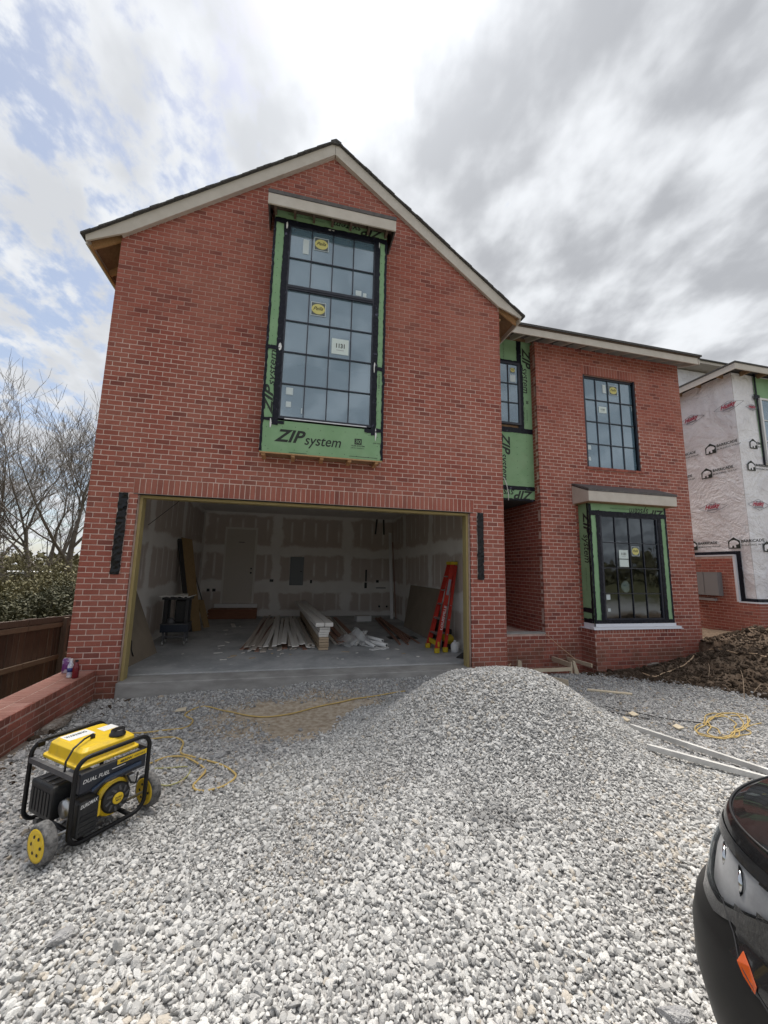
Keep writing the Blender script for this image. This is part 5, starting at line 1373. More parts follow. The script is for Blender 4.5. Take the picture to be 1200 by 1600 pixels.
cord(Z4([(88, 276), (190, 268), (225, 290), (215, 330), (280, 350), (370, 375), (430, 410), (435, 435), (380, 470), (300, 487), (265, 470), (290, 435), (315, 400), (270, 365), (220, 345), (150, 350), (85, 375)]), .009, M['cord_yellow'], 'yellow extension cord looped on the gravel beside the generator')
cord(Z4([(88, 397), (160, 392), (240, 388), (252, 410), (215, 445), (150, 466), (90, 440)]), .006, mat('olive_cord', (.38, .36, .15), .6), 'thin olive cord lying behind the generator wheel')
Z5 = lambda p: zr(p, 780, 960, 2.857)
coil = []
for k in range(60):
    a = k/60*2*math.pi*4.3; rr_ = 1+.30*math.sin(k*.83)+.12*math.sin(k*2.1)
    coil.append((1000+100*math.cos(a)*rr_+16*math.sin(k*.33), 498+38*math.sin(a)*rr_+10*math.cos(k*.41)))
cord(Z5([(1170, 485)]+coil), .0065, M['cord_yellow'], 'yellow hose coiled on the gravel near the dug soil', 'coiled_cord', .02)
cord(Z5([(640, 262), (700, 278), (760, 255), (860, 200), (930, 162), (1040, 170), (1170, 186), (1230, 190)]), .011, M['cord_pale'], 'pale cord lying over the dug soil')
cord(Z5([(470, 408), (520, 425), (620, 440), (740, 465), (860, 480), (960, 492)]), .006, M['black_plastic'], 'thin black cable running toward the coiled cord')
cord(Z5([(480, 430), (560, 450), (680, 470)]), .006, M['black_plastic'], 'short black strap beside the form boards')
cord([(.42, -1.98, .17), (.42, -1.97, .15), (.62, -2.35, -.02), (.86, -2.75, float(H(.86, -2.75))+.012)], .006, M['cord_pale'], 'pale cord dropping from the low wall beside the generator', conform=False)
cord([(.20, -2.3, .175), (.37, -1.95, .175), (.41, -1.96, .168)], .006, M['cord_pale'], 'pale cord lying across the top of the low wall', conform=False)
tag(MB().tube([(RL-.02, RX-.03, .36), (8.5, .95, .12), (8.86, .72, -.22)], .005, 5).build('mason_line', M['cord_pale'], loc=(RL-.02, RX-.03, .36)), 'pale string running from the porch wall corner to the stakes', 'string')
tag(MB().tube(smooth_path([(6.60, -.05, -.19), (6.66, -.05, -.08), (6.75, -.05, .02), (6.77, -.05, .05)]), .006, 6).build('cable_end', M['cord_pale'], loc=(6.6, -.05, -.19)), 'bent pale cable sticking up at the gable corner', 'cable')
M['stud'] = wood('weathered_stud', (0.46, 0.38, 0.27), (0.58, 0.50, 0.38), (1, 1, 1), scale=5)
M['stud_white'] = mat('dusty_form_board', (0.44, 0.43, 0.41), .9, col2=(0.62, 0.61, 0.585), scale=5, bump=.3, bscale=25)
M['stake'] = wood('pale_stake', (0.55, 0.46, 0.33), (0.66, 0.58, 0.44), (1, 1, 1), scale=5)
def timber(u0, v0, u1, v1, w, h, m, label, name='form_board', lift=None, z0=None, z1=None, zg=None):
    a = Vector(to_ground(u0, v0) if zg is None else on_z(u0, v0, zg)); b = Vector(to_ground(u1, v1) if zg is None else on_z(u1, v1, zg)); q = h/2 if lift is None else lift
    a.z += q; b.z += q
    if z0 is not None: a.z = z0
    if z1 is not None: b.z = z1
    o = MB().beam(a, b, w, h).build(name, m, loc=a); return tag(o, label, 'board')
timber(986, 1138, 1235, 1222, .04, .045, M['stud_white'], 'long dusty form board on edge, nearer the coiled cord')
timber(1011, 1171, 1240, 1234, .04, .045, M['stud_white'], 'long dusty form board on edge, nearer the gravel heap')
timber(918, 1079, 988, 1086, .07, .02, M['stake'], 'short pale stake lying flat on the gravel', 'survey_stake')
timber(862, 1032, 895, 1044, .04, .09, M['stud'], 'grey form board end behind the triangular stake', zg=-.2)
timber(868, 1026, 925, 1043, .03, .07, M['stud'], 'long thin form rail resting against the bay base', zg=-.2)
timber(838, 1061, 888, 1072, .03, .09, M['stud'], 'low form rail on the far flank of the heap', zg=-.16)
timber(820, 1051, 893, 1048, .03, .06, M['stud'], 'cross rail nailed between the two stakes', zg=-.16)
def stake(u, v, w, d, hgt, lean, label):
    p = tuple(on_z(u, v, -.23)); mb = MB()
    mb.prism([(p[0]-w/2, p[1], p[2]-.05), (p[0]+w/2, p[1], p[2]-.05), (p[0]+w/2+lean, p[1], p[2]+hgt*.9), (p[0]+lean, p[1], p[2]+hgt)], (0, d, 0))
    return tag(mb.build('form_stake', M['stud'], loc=p), label, 'stake')
stake(813, 1048, .13, .04, .20, -.04, 'short grey stub stake beside the gable corner')
stake(903, 1052, .10, .04, .24, -.10, 'leaning triangular stake in front of the porch wall')
stake(893, 1052, .05, .04, .22, 0, 'upright stake next to the leaning triangular one')
stake(866, 1034, .05, .04, .12, 0, 'short pale stake end near the porch wall corner')
for (u, v, s, lab) in ((990, 1117, .11, 'torn pale paper scrap beside the black cable'), (1060, 1137, .11, 'small pale wood chip in front of the coiled cord'), (978, 1125, .07, 'splintered wood chip by the long form boards'), (283, 1110, .12, 'flat pale chip left of the yellow cord bend')):
    p = to_ground(u, v, .02); tag(MB().prism([(p[0]-s/2, p[1]-.05, p[2]), (p[0]+s/2, p[1]-.03, p[2]), (p[0]+s*.4, p[1]+.06, p[2]+.01), (p[0]-s*.4, p[1]+.04, p[2])], (0, 0, .012)).build('debris_chip', M['stake'], loc=p), lab, 'debris')
# roots and sticks sticking out of the soil
for i, (u, v, u2, v2) in enumerate(((1106, 1065, 1107, 1042), (1163, 1093, 1155, 1046), (1178, 1082, 1192, 1076))):
    a = Vector(to_ground(u, v)); b = Vector(to_ground(u2, v2)); b.z += .06
    tag(MB().tube(smooth_path([a, a.lerp(b, .5)+Vector((.04, 0, .05)), b]), .005, 5).build('root', mat('root', (.30, .22, .15), .8), loc=a), ('short upright root in the dug soil', 'long bent root in the dug soil', 'small root near the edge of the soil')[i], 'root')
# ------------------------------------------------------------------ fence on the left boundary
def on_y(u, v, Y):
    d = ray(u, v); return CAM + d*(Y-CAM[1])/d[1]
M['fence'] = wood('weathered_cedar', (0.085, 0.062, 0.047), (0.155, 0.118, 0.092), (10, 10, .6))
M['fence_rail'] = wood('weathered_rail', (0.16, 0.115, 0.075), (0.24, 0.18, 0.125), (10, .6, 10))
_g = NG(M['fence']); _cm = _g.nt.nodes['colmix']; _oi = _g.n('ShaderNodeObjectInfo')
_g.l(_g.mix(1.0, _cm.outputs[0], _g.mix(_oi.outputs['Random'], (.55, .55, .58), (1.35, 1.28, 1.2)), 'MULTIPLY'), _g.b.inputs['Base Color'])
fz = lambda y: .72-.06*y
fence = thing('board_fence', 'weathered brown board fence behind the low brick wall', 'fence', (-1.6, 1.0, -1.25))
def fb(mb, name, m): o = mb.build(name, m); return rel(o, fence)
y = -2.2; rs = random.Random(9)
while y < 8.5:
    w = .137; z1 = fz(y)+rs.uniform(-.012, .012); x = -1.622+rs.uniform(-.010, .004)
    fb(MB().box(x-.016, x, y, y+w, -1.28, z1), 'picket', M['fence']); y += w+rs.uniform(.006, .016)
for k in range(5):
    y0 = -2.2+k*2.13+.12
    fb(MB().box(-1.60, -1.51, y0+.99, y0+1.08, -1.3, fz(y0+1)-.03), 'post', M['fence'])
for k in range(5):
    y0, y1 = -2.2+k*2.13, -2.2+(k+1)*2.13-.02
    for dz in (.16, .80, 1.55):
        fb(MB().beam((-1.598, y0, fz(y0)-dz), (-1.598, y1, fz(y1)-dz), .038, .085), 'rail', M['fence_rail'])
    fb(MB().beam((-1.60, y0, fz(y0)-.045), (-1.60, y1, fz(y1)-.045), .03, .10), 'top_board', M['fence'])

# ------------------------------------------------------------------ bare trees
M['bark'] = mat('grey_bark', (0.10, 0.083, 0.070), .95, col2=(0.17, 0.145, 0.125), scale=9, bump=.5, bscale=14, stretch=(1, 1, .3), bdist=.05)
def bare_tree(base, height, r0, lean, seed, label, spread=.42, depth=6, forks=None):
    rs = random.Random(seed); trunk = MB(); br = MB(); root = thing('bare_tree', label, 'tree', base)
    def grow(p, d, L, r, lev):
        n = 5 if lev < 2 else 4 if lev < 4 else 3
        pts = [p]; rad = [r]; q = Vector(p); dd = Vector(d)
        for i in range(n):
            dd = (dd + Vector((rs.gauss(0, .09), rs.gauss(0, .09), rs.gauss(.035, .05)))).normalized()
            q = q + dd*(L/n); pts.append(q.copy()); rad.append(r*(1-.5*(i+1)/n))
        (trunk if lev == 0 else br).tube(pts, rad, 7 if lev < 1 else 5 if lev < 3 else 3, caps=False)
        if lev >= depth: return
        kids = (4 if lev < 2 else 3)
        for k in range(kids):
            t = rs.uniform(.35, 1.0) if k else 1.0
            i = min(int(t*n), n); a = rs.uniform(0, 6.283)
            side = Vector((math.cos(a), math.sin(a), rs.uniform(-.1, .5)))
            nd = (dd*(1-spread if k else 1) + side*(spread*rs.uniform(.8, 1.5) if k else .22)).normalized()
            grow(pts[i], nd, L*rs.uniform(.58, .84), max(rad[i]*(.80 if k == 0 else .60), .011), lev+1)
    grow(Vector((0, 0, -.2)), Vector(lean).normalized(), height*.33, r0, 0)
    trunk.build('trunk', M['bark'], root, True); br.build('crown', M['bark'], root, True)
    return root
def gz_(x, y): return float(H(x, y))
for i, (px, Y, h, r0, lean, sd, lab) in enumerate(((38, 24, 16.5, .20, (-.30, 0, 1), 11, 'bare tree leaning away from the house, beyond the fence'), (55, 25, 18.0, .22, (-.05, .05, 1), 12, 'upright bare tree between two leaning ones beyond the fence'),
                                                   (66, 27, 18.0, .18, (.16, 0, 1), 13, 'slim bare tree leaning toward the house wall'), (101, 23, 17.0, .27, (.06, 0, 1), 14, 'thick trunked bare tree growing nearest the brick corner'), (8, 29, 18.0, .20, (.05, 0, 1), 17, 'bare tree standing over the white carport'))):
    p = on_y(px, 880, Y); bare_tree((p[0], Y, gz_(p[0], Y)), h, r0, lean, sd, lab)

# ------------------------------------------------------------------ shrubs and thickets behind the fence
def leaf_mat(name, a, b):
    m = mat(name, a, .7, spec=.3); g = NG(m); at = g.n('ShaderNodeAttribute', attribute_name='tint')
    g.l(g.mix(at.outputs['Fac'], a, b), g.b.inputs['Base Color']); return m
M['evergreen'] = leaf_mat('evergreen_leaf', (0.032, 0.036, 0.018), (0.095, 0.092, 0.048))
M['brush'] = leaf_mat('budding_brush', (0.075, 0.062, 0.035), (0.165, 0.150, 0.075))
M['bamboo'] = leaf_mat('yellow_green_leaf', (0.085, 0.080, 0.035), (0.185, 0.165, 0.085))
def shrub(c, rx, ry, rz, n, size, m, seed, label, name='shrub', stems=7):
    rsn = np.random.default_rng(seed); root = thing(name, label, 'shrub', c)
    lob = rsn.normal(size=(22, 3)); lob /= np.linalg.norm(lob, axis=1)[:, None]; lob[:, 2] = np.abs(lob[:, 2])
    la = rsn.uniform(.75, 1.12, 22)
    d = rsn.normal(size=(n, 3)); d /= np.linalg.norm(d, axis=1)[:, None]; d[:, 2] = d[:, 2]*.75+.2
    k = la[np.argmax(d @ lob.T, axis=1)]
    rr = rsn.random(n)**.45*k
    P = d*rr[:, None]*np.array([rx, ry, rz]); P[:, 2] = P[:, 2]*.85+rz*.55
    a = rsn.normal(size=(n, 3)); a /= np.linalg.norm(a, axis=1)[:, None]; b = np.cross(a, rsn.normal(size=(n, 3))); b /= np.linalg.norm(b, axis=1)[:, None]
    s = size*rsn.uniform(.6, 1.5, n)[:, None]
    V = np.concatenate([P-a*s, P+b*s*.45, P+a*s, P-b*s*.45], 1).reshape(-1, 3)
    me = bpy.data.meshes.new('foliage'); me.from_pydata(V.tolist(), [], np.arange(4*n).reshape(-1, 4).tolist()); me.materials.append(m)
    at = me.attributes.new('tint', 'FLOAT', 'FACE'); at.data.foreach_set('value', rsn.random(n).astype(np.float32))
    o = bpy.data.objects.new('foliage', me); COL.objects.link(o); o.parent = root; o['kind'] = 'stuff'
    st = MB()
    for j in range(stems):
        q = d[j]*np.array([rx, ry, rz])*.7; st.tube([(0.05*j-.1, 0, -.1), (q[0]*.4, q[1]*.4, abs(q[2])*.5+rz*.3), (q[0], q[1], abs(q[2])+rz*.6)], [.03, .02, .008], 5, caps=False)
    st.build('stems', M['bark'], root, True)
    return root
def sh_at(px, Y, ztop, rx, ry, n, size, m, seed, label, name='shrub'):
    p = on_y(px, 900, Y); z0 = gz_(p[0], Y); shrub((p[0], Y, z0), rx, ry, (ztop-z0)/1.45, n, size, m, seed, label, name)
sh_at(-25, 8.0, .95, 1.3, 1.0, 6500, .055, M['evergreen'], 1, 'dark evergreen shrub behind the fence, left of the pale one')
sh_at(62, 9.5, 1.0, 1.15, 1.0, 6500, .055, M['evergreen'], 2, 'dark evergreen shrub behind the fence post')
sh_at(108, 11.0, 1.3, 1.1, 1.0, 6000, .055, M['evergreen'], 3, 'dark evergreen shrub tucked against the brick corner')
sh_at(88, 14.0, 1.9, 1.4, 1.0, 6500, .06, M['bamboo'], 4, 'yellow green shrub rising above the dark evergreens')
sh_at(20, 13.0, 1.15, 1.5, 1.0, 6000, .06, M['bamboo'], 9, 'yellow green shrub below the white carport')
sh_at(20, 20.0, 3.0, 2.0, 1.5, 2200, .07, M['brush'], 5, 'brown budding thicket beside the white carport', 'thicket')
sh_at(-30, 19.0, 3.2, 2.0, 1.5, 2200, .07, M['brush'], 6, 'tall brown thicket farthest from the house', 'thicket')
sh_at(112, 19.0, 2.2, 1.6, 1.3, 1800, .06, M['brush'], 7, 'brown thicket at the foot of the thick trunked tree', 'thicket')
sh_at(70, 24.0, 2.6, 2.4, 1.4, 2000, .07, M['brush'], 8, 'brown thicket below the leaning bare trees', 'thicket')
# far tree belt
rsn = np.random.default_rng(77); n = 34000
ang = rsn.uniform(-math.pi, math.pi, n); rad = rsn.uniform(62, 80, n)
X = 4+np.sin(ang)*rad; Y = np.cos(ang)*rad; top = 2.6+2.2*vnoise(X, Y, .11, 71)+1.4*vnoise(X, Y, .4, 72)
Z = H(X, Y)+top*rsn.random(n)**.75
a = rsn.normal(size=(n, 3)); a /= np.linalg.norm(a, axis=1)[:, None]; b = np.cross(a, rsn.normal(size=(n, 3))); b /= np.linalg.norm(b, axis=1)[:, None]
P = np.stack([X, Y, Z], 1); s = rsn.uniform(.25, .75, n)[:, None]
V = np.concatenate([P-a*s, P+b*s*.5, P+a*s, P-b*s*.5], 1).reshape(-1, 3)
me = bpy.data.meshes.new('far_woods'); me.from_pydata(V.tolist(), [], np.arange(4*n).reshape(-1, 4).tolist()); me.materials.append(M['brush'])
at = me.attributes.new('tint', 'FLOAT', 'FACE'); at.data.foreach_set('value', rsn.random(n).astype(np.float32))
fw = bpy.data.objects.new('far_woods', me); COL.objects.link(fw); tag(fw, 'distant brown line of budding woods', 'woods', kind='stuff')
# white carport far behind the fence
p = on_y(18, 905, 28.0); cz = gz_(p[0], 28)
cp = thing('carport', 'small white carport with dark openings beyond the fence', 'carport', (p[0], 28, cz))
zt_ = float(on_y(18, 893, 28)[2])-cz
MB().box(-2.6, 1.6, -.1, 3.2, zt_-.16, zt_).build('roof', M['white'], cp)
for x in (-2.5, -1.75, -1.0, -.2, .6, 1.5): MB().box(x-.09, x+.09, -.05, .1, 0, zt_-.16).build('post', M['white'], cp)
MB().box(-2.5, 1.5, 3.0, 3.1, 0, zt_-.16).build('back_wall', mat('shaded_wall', (.12, .12, .13), .9), cp)
MB().box(-2.5, 1.5, -.04, .02, zt_-1.25, zt_-1.12).build('rail', M['white'], cp)

# ------------------------------------------------------------------ neighbouring house under construction
def make_wrap():
    m = mat('white_house_wrap', (.62, .60, .64), .55, spec=.4); g = NG(m); pos = g.pos()
    n1 = g.noise(pos, 1.2, 5, .6, .8); n2 = g.noise(pos, 6, 5, .65, .6)
    g.l(g.mix(g.ramp(n1, .35, .7), (.86, .85, .875), (.74, .72, .745)), g.b.inputs['Base Color'])
    h = g.math('ADD', g.math('MULTIPLY', n1, 1.0), g.math('MULTIPLY', n2, .35)); g.bump(h, 1.0, .17)
    return m
M['wrap'] = make_wrap()
NX, NY, NE = 15.0, 1.53, 7.45
nb_ = thing('neighbouring_house', 'unfinished neighbouring house wrapped in white membrane over red brick', 'house', (NX, NY, 0))
def nbuild(mb, name, m, **k): return rel(mb.build(name, m, **k), nb_)
def wrinkle(fn):
    rsn = np.random.default_rng(13)
    def g(u, v):
        x, y, z = fn(u, v); w = .018*math.sin(y*3.1+z*1.7+1.3*math.sin(z*2.1))+.012*math.sin(y*7-z*5)
        return x, y, z, w
    return g
side_w = MB()
def sw(u, v):
    y = NY+u*9; z = .2+v*(NE-.2)
    return (NX-.003-.014*(1+math.sin(y*3.1+z*1.7+1.3*math.sin(z*2.1)))*min(1, u*12), y, z)
side_w.grid(sw, 90, 60); wr1 = nbuild(side_w, 'house_wrap', M['wrap'], smooth=True); wr1['label'] = 'side wall wrapped in printed white membrane'
front_w = MB()
front_w.grid(lambda u, v: (NX+u*7.0, NY-.003-.010*(1+math.sin(u*20+v*9))*min(1, u*20), .2+v*(NE-.2)), 60, 50); wr2 = nbuild(front_w, 'house_wrap', M['wrap'], smooth=True); wr2['label'] = 'front wall wrapped in printed white membrane'
nbuild(MB().box(NX+.002, NX+6.9, NY+.01, NY+8.9, -.3, NE), 'wall_core', M['soffit'])
# brick skirt with stepped top
nm = MB().box(NX-.12, NX-.036, NY+.40, NY+9, -.3, 2.19).box(NX-.12, NX-.036, NY-.12, NY+.40, -.3, .93).box(NX-.036, NX+7, NY-.12, NY-.03, -.3, .93)
nbk = nbuild(nm, 'brick_skirt', M['mortar'])
ms = Masonry()
ms.lay((0, -1, 0), (-1, 0, 0), (NX-.127, NY+9, 0), 8.6, .93, 2.17); ms.lay((0, -1, 0), (-1, 0, 0), (NX-.127, NY+9, 0), 9.12, -.2, .93)
ms.lay(FX, FN, (NX-.12, NY-.127, 0), 7.1, -.2, .93)
nbk.location = (0, 0, 0); nbk.location = Vector((0, 0, 0))-Vector(nb_.location)
ms.finish(nbk, 120)
for q in nbk.children:
    pass
def nbx(x0, x1, y0, y1, z0, z1, name, m, **k): return nbuild(MB().box(x0, x1, y0, y1, z0, z1), name, m, **k)
nbx(NX-.135, NX-.03, NY+.36, NY+9, 2.20, 2.235, 'sill_flashing', M['white_flash']); nbx(NX-.05, NX-.03, NY+.36, NY+9, 2.236, 2.33, 'flashing_tape', M['tape'])
nbx(NX-.125, NX-.03, NY+.345, NY+.398, .95, 2.199, 'corner_flashing', M['white_flash']); nbx(NX-.05, NX-.03, NY+.24, NY+.344, .95, 2.33, 'flashing_tape', M['tape'])
nbx(NX-.135, NX-.03, NY-.14, NY+.344, .932, .965, 'sill_flashing', M['white_flash']); nbx(NX-.029, NX+7, NY-.14, NY-.025, .932, .965, 'sill_flashing', M['white_flash'])
nbx(NX-.05, NX-.03, NY-.03, NY+.239, .966, 1.05, 'flashing_tape', M['tape']); nbx(NX-.028, NX+7, NY-.05, NY-.028, .966, 1.05, 'flashing_tape', M['tape'])
# utility boxes on the brick
ub = nbx(NX-.28, NX-.128, NY+.72, NY+1.52, 1.08, 1.74, 'utility_box', mat('grey_box', (.20, .20, .205), .5))
for (a, b) in ((.725, 1.10), (1.12, 1.515)):
    o = nbx(NX-.292, NX-.281, NY+a, NY+b, 1.09, 1.73, 'box_door', mat('grey_box_door', (.22, .22, .225), .5))
nbx(NX-.24, NX-.13, NY+.9, NY+1.5, .93, 1.0, 'conduit_tray', mat('conduit_grey', (.34, .34, .35), .6))
# window and green sheathing on the front
nbx(NX+.78, NX+3, NY-.04, NY-.028, 5.0, 7.4, 'sheathing_panel', M['zip'])
nbx(NX+.78, NX+.84, NY-.055, NY-.041, 4.75, 7.5, 'flashing_tape', M['tape']); nbx(NX+.70, NX+.92, NY-.058, NY-.0555, 6.70, 6.85, 'flashing_tape', M['tape'])
nw = MB().box(NX+.86, NX+.91, NY-.1, NY-.042, 4.80, 6.75).box(NX+.91, NX+2.4, NY-.1, NY-.042, 6.70, 6.75).box(NX+.91, NX+2.4, NY-.1, NY-.042, 4.80, 4.85).box(NX+2.35, NX+2.4, NY-.1, NY-.042, 4.85, 6.70)
nwin = nbuild(nw, 'window', M['white'])
for x in (1.38, 1.87): rel(MB().box(NX+x-.012, NX+x+.012, NY-.09, NY-.07, 4.85, 6.70).build('glazing_bar', M['white']), nb_).parent = nwin
for k, (a, b) in enumerate(((.912, 1.367), (1.393, 1.857), (1.883, 2.348))):
    for (c, d) in ((4.852, 5.45), (5.47, 6.07), (6.09, 6.698)):
        o = MB().box(NX+a, NX+b, NY-.068, NY-.062, c, d).build('pane', M['glass']); o.parent = nwin; o.location = -Vector(nb_.location)
for ch in nwin.children:
    if ch.name.startswith('glazing'): ch.location = -Vector(nb_.location)
for (z) in (5.46, 6.08):
    o = MB().box(NX+.912, NX+2.348, NY-.0905, NY-.0705, z-.012, z+.012).build('glazing_bar', M['white']); o.parent = nwin; o.location = -Vector(nb_.location)
nwin.location = (0, 0, 0); nwin.location = -Vector(nb_.location)
for ch in nwin.children: ch.location = (0, 0, 0)
# printing on the wrap
def husky(parent, o, ux, w):
    o, ux, up = Vector(o), Vector(ux), Vector((0, 0, 1)); h = w*.40; t = MB(); c = [o+ux*(w/2), o+up*(h/2), o-ux*(w/2), o-up*(h/2)]
    nrm = ux.cross(up)
    for i in range(4): t.beam(c[i], c[(i+1) % 4], .010, .004, nrm)
    g = t.build('printed_diamond', M['grey_print'])
    r = MB(); lettering(r, 'Husky', o-ux*(w*.27)-up*(h*.12), ux+up*.08, up, h*.38, shear=.35, bold=.035, width=w*.54); q = r.build('printed_lettering', M['red_print'])
    s = MB(); s.beam(o-ux*(w*.20)-up*(h*.22), o+ux*(w*.20)-up*(h*.20), .035, .003, nrm); s.beam(o-ux*(w*.10)+up*(h*.28), o-ux*(w*.01)+up*(h*.28), .03, .003, nrm); s.beam(o+ux*(w*.01)+up*(h*.28), o+ux*(w*.10)+up*(h*.28), .03, .003, nrm)
    z = s.build('printed_bar', M['grey_print'])
    for k in (g, q, z): k.parent = parent; k.location = -Vector(nb_.location)-Vector(parent.location)*0
def barricade(parent, o, ux, w):
    o, ux, up = Vector(o), Vector(ux), Vector((0, 0, 1)); nrm = ux.cross(up); s = w*.33
    P = lambda a, b: o+ux*(a*s)+up*(b*s)
    t = MB(); t.prism([P(-.5, -.5), P(.5, -.5), P(.5, .18), P(0, .55), P(-.5, .18)], nrm*.002)
    lettering(t, 'BARRICADE', P(.60, .02), ux, up, s*.24, bold=.03, width=w*.60); lettering(t, 'BUILDING WRAP', P(.60, -.30), ux, up, s*.14, bold=.01, width=w*.68)
    g = t.build('printed_logo', M['print'])
    b = MB(); q = nrm*.003
    b.prism([P(-.42, -.40)+q, P(-.18, -.40)+q, P(-.16, -.22)+q, P(-.02, -.22)+q, P(.0, -.40)+q, P(.16, -.40)+q, P(.15, -.15)+q, P(.38, -.12)+q, P(.42, .02)+q, P(.28, .18)+q, P(.05, .28)+q, P(-.2, .25)+q, P(-.38, .08)+q], nrm*.001)
    k = b.build('printed_logo', M['wrap'])
    for e in (g, k): e.parent = parent; e.location = -Vector(nb_.location)
for wr in (wr1, wr2): wr.location = -Vector(nb_.location)
for k in range(4): husky(wr1, (NX-.045, 1.66+k*1.075, 6.47), (0, -1, 0), .80); husky(wr1, (NX-.045, 2.37+k*1.075, 3.63), (0, -1, 0), .80)
husky(wr2, (NX+.42, NY-.035, 3.60), (1, 0, 0), .78); husky(wr2, (NX+1.5, NY-.035, 3.60), (1, 0, 0), .78); husky(wr2, (NX+.62, NY-.035, 6.45), (1, 0, 0), .5)
for k in range(4):
    for (y0, z) in ((2.26, 5.38), (2.44, 4.67), (1.90, 2.55)): barricade(wr1, (NX-.045, y0+k*1.17, z), (0, -1, 0), .92)
for (x0, z) in ((15.49, 5.35), (15.32, 4.70), (15.55, 2.45)): barricade(wr2, (x0, NY-.035, z), (1, 0, 0), .85)
for w_ in (wr1, wr2):
    for ch in w_.children: ch.location = (0, 0, 0)
# roof
rf = MB(); ex, ey = NX-.36, NY-.36
rf.add([(ex, ey, NE+.10), (NX+7.2, ey, NE+.10), (NX+7.2, NY+9.3, NE+.10), (ex, NY+9.3, NE+.10), (ex+3.2, ey+3.2, NE+1.15), (NX+4.2, ey+3.2, NE+1.15), (NX+4.2, NY+6.1, NE+1.15), (ex+3.2, NY+6.1, NE+1.15)],
       [(0, 1, 5, 4), (1, 2, 6, 5), (2, 3, 7, 6), (3, 0, 4, 7), (4, 5, 6, 7), (3, 2, 1, 0)])
nr_ = nbuild(rf, 'roof', M['shingle'])
nbx(ex-.02, ex+.006, ey-.02, NY+9.3, NE-.12, NE+.05, 'fascia', M['trim']); nbx(ex+.006, NX+7.2, ey-.02, ey+.006, NE-.12, NE+.05, 'fascia', M['trim'])
nbx(ex-.04, ex+.5, ey-.04, NY+9.3, NE+.055, NE+.098, 'shingle_edge', M['shingle']); nbx(ex+.5, NX+7.2, ey-.04, ey+.5, NE+.055, NE+.098, 'shingle_edge', M['shingle'])
for k in range(12):
    y = NY+.2+k*.62; nbx(ex+.03, NX, y, y+.04, NE-.08, NE+.05, 'rafter_tail', M['soffit'])
for k in range(9):
    x = NX+.3+k*.62; nbx(x, x+.04, ey+.03, NY-.02, NE-.08, NE+.05, 'rafter_tail', M['soffit'])
# taller block behind
nbx(NX+1.6, NX+7.5, NY+3.2, NY+9.2, NE, 9.55, 'upper_wall', M['wrap'])
ur = MB().prism([(NX+1.1, NY+2.7, 9.60), (NX+8, NY+2.7, 9.60), (NX+8, NY+9.6, 9.60), (NX+1.1, NY+9.6, 9.60)], (0, 0, .10)); nbuild(ur, 'upper_roof', M['trim'])
nbx(NX+1.05, NX+8, NY+2.65, NY+9.6, 9.702, 9.75, 'shingle_edge', M['shingle'])
# ------------------------------------------------------------------ black car, its nose by the gravel
M['paint'] = mat('black_car_paint', (0.006, 0.006, 0.007), .22, spec=.5, coat=1.0, col2=(0.012, 0.012, 0.013), scale=30)
M['dusty_paint'] = mat('dusty_black_bumper', (0.006, 0.006, 0.0065), .5, col2=(0.011, 0.0105, 0.010), scale=5, coat=.12, spec=.18)
M['lamp_dark'] = mat('lamp_housing', (0.30, 0.30, 0.305), .4, col2=(.46, .46, .465), scale=9)
M['chrome'] = mat('lamp_reflector', (.55, .56, .57), .12, 1.0)
M['lens'] = make_glass('lamp_lens', 1.12, (.96, .96, .96))
M['amber'] = mat('amber_marker', (0.42, 0.065, 0.006), .25, coat=.6)
M['car_glass'] = mat('car_glass', (0.012, 0.014, 0.016), .05, spec=.8)
CG = float(H(4.9, -5.4))
CXC, CHW, CYF, CLEN, CNB = 5.21, .93, -4.99, 4.55, .60
ZS = 1.14
car = thing('parked_car', 'black parked car with its nose pointing at the brick house', 'car', (CXC, CYF-CLEN/2, CG))
CPROF = [(.17, .13), (.22, .07), (.30, .02), (.40, 0.0), (.50, 0.0), (.565, .012), (.60, .035), (.64, .045), (.70, .055), (.76, .075), (.80, .085), (.835, .100), (.86, .135)]
def inset(z):
    for (a, b), (c, d) in zip(CPROF, CPROF[1:]):
        if z <= c: return b+(d-b)*max(0, (z-a)/(c-a))
    return CPROF[-1][1]
NP = 3.0
def outline(s, z, off=0.0):
    """s in -2..2: 0 = middle of the nose, +-1 = end of the nose curve on each side, +-2 = rear of the flank"""
    ins = inset(z)-off; a = CHW-ins*.75; y0 = CYF-ins*1.15; sg = 1 if s >= 0 else -1; t = abs(s)
    if t <= 1:
        th = t*math.pi/2; d = a*(math.sin(th))**(2/NP) if th > 0 else 0; y = y0-CNB+CNB*max(0.0, math.cos(th))**(2/NP)
        return Vector((CXC-sg*d, y-.02*(d/a)**2, CG+z*ZS))
    y = (y0-CNB)+(t-1)*-(CLEN-CNB-.35)
    return Vector((CXC-sg*a*(1-.03*(t-1)**4), y-.02, CG+z*ZS))
cl = Vector(car.location)
def cbuild(mb, name, m, smooth=True, parent=None):
    o = mb.build(name, m, smooth=smooth); o.data.transform(Matrix.Translation(-cl)); o.parent = parent or car; return o
zs = sorted(set([p[0] for p in CPROF]+[.26, .35, .45, .53, .62, .67, .73, .78, .82, .848]))
ss_ = sorted(set([i/40 for i in range(-40, 41)]+[s*(1+k/30) for k in range(1, 31) for s in (-1, 1)]))
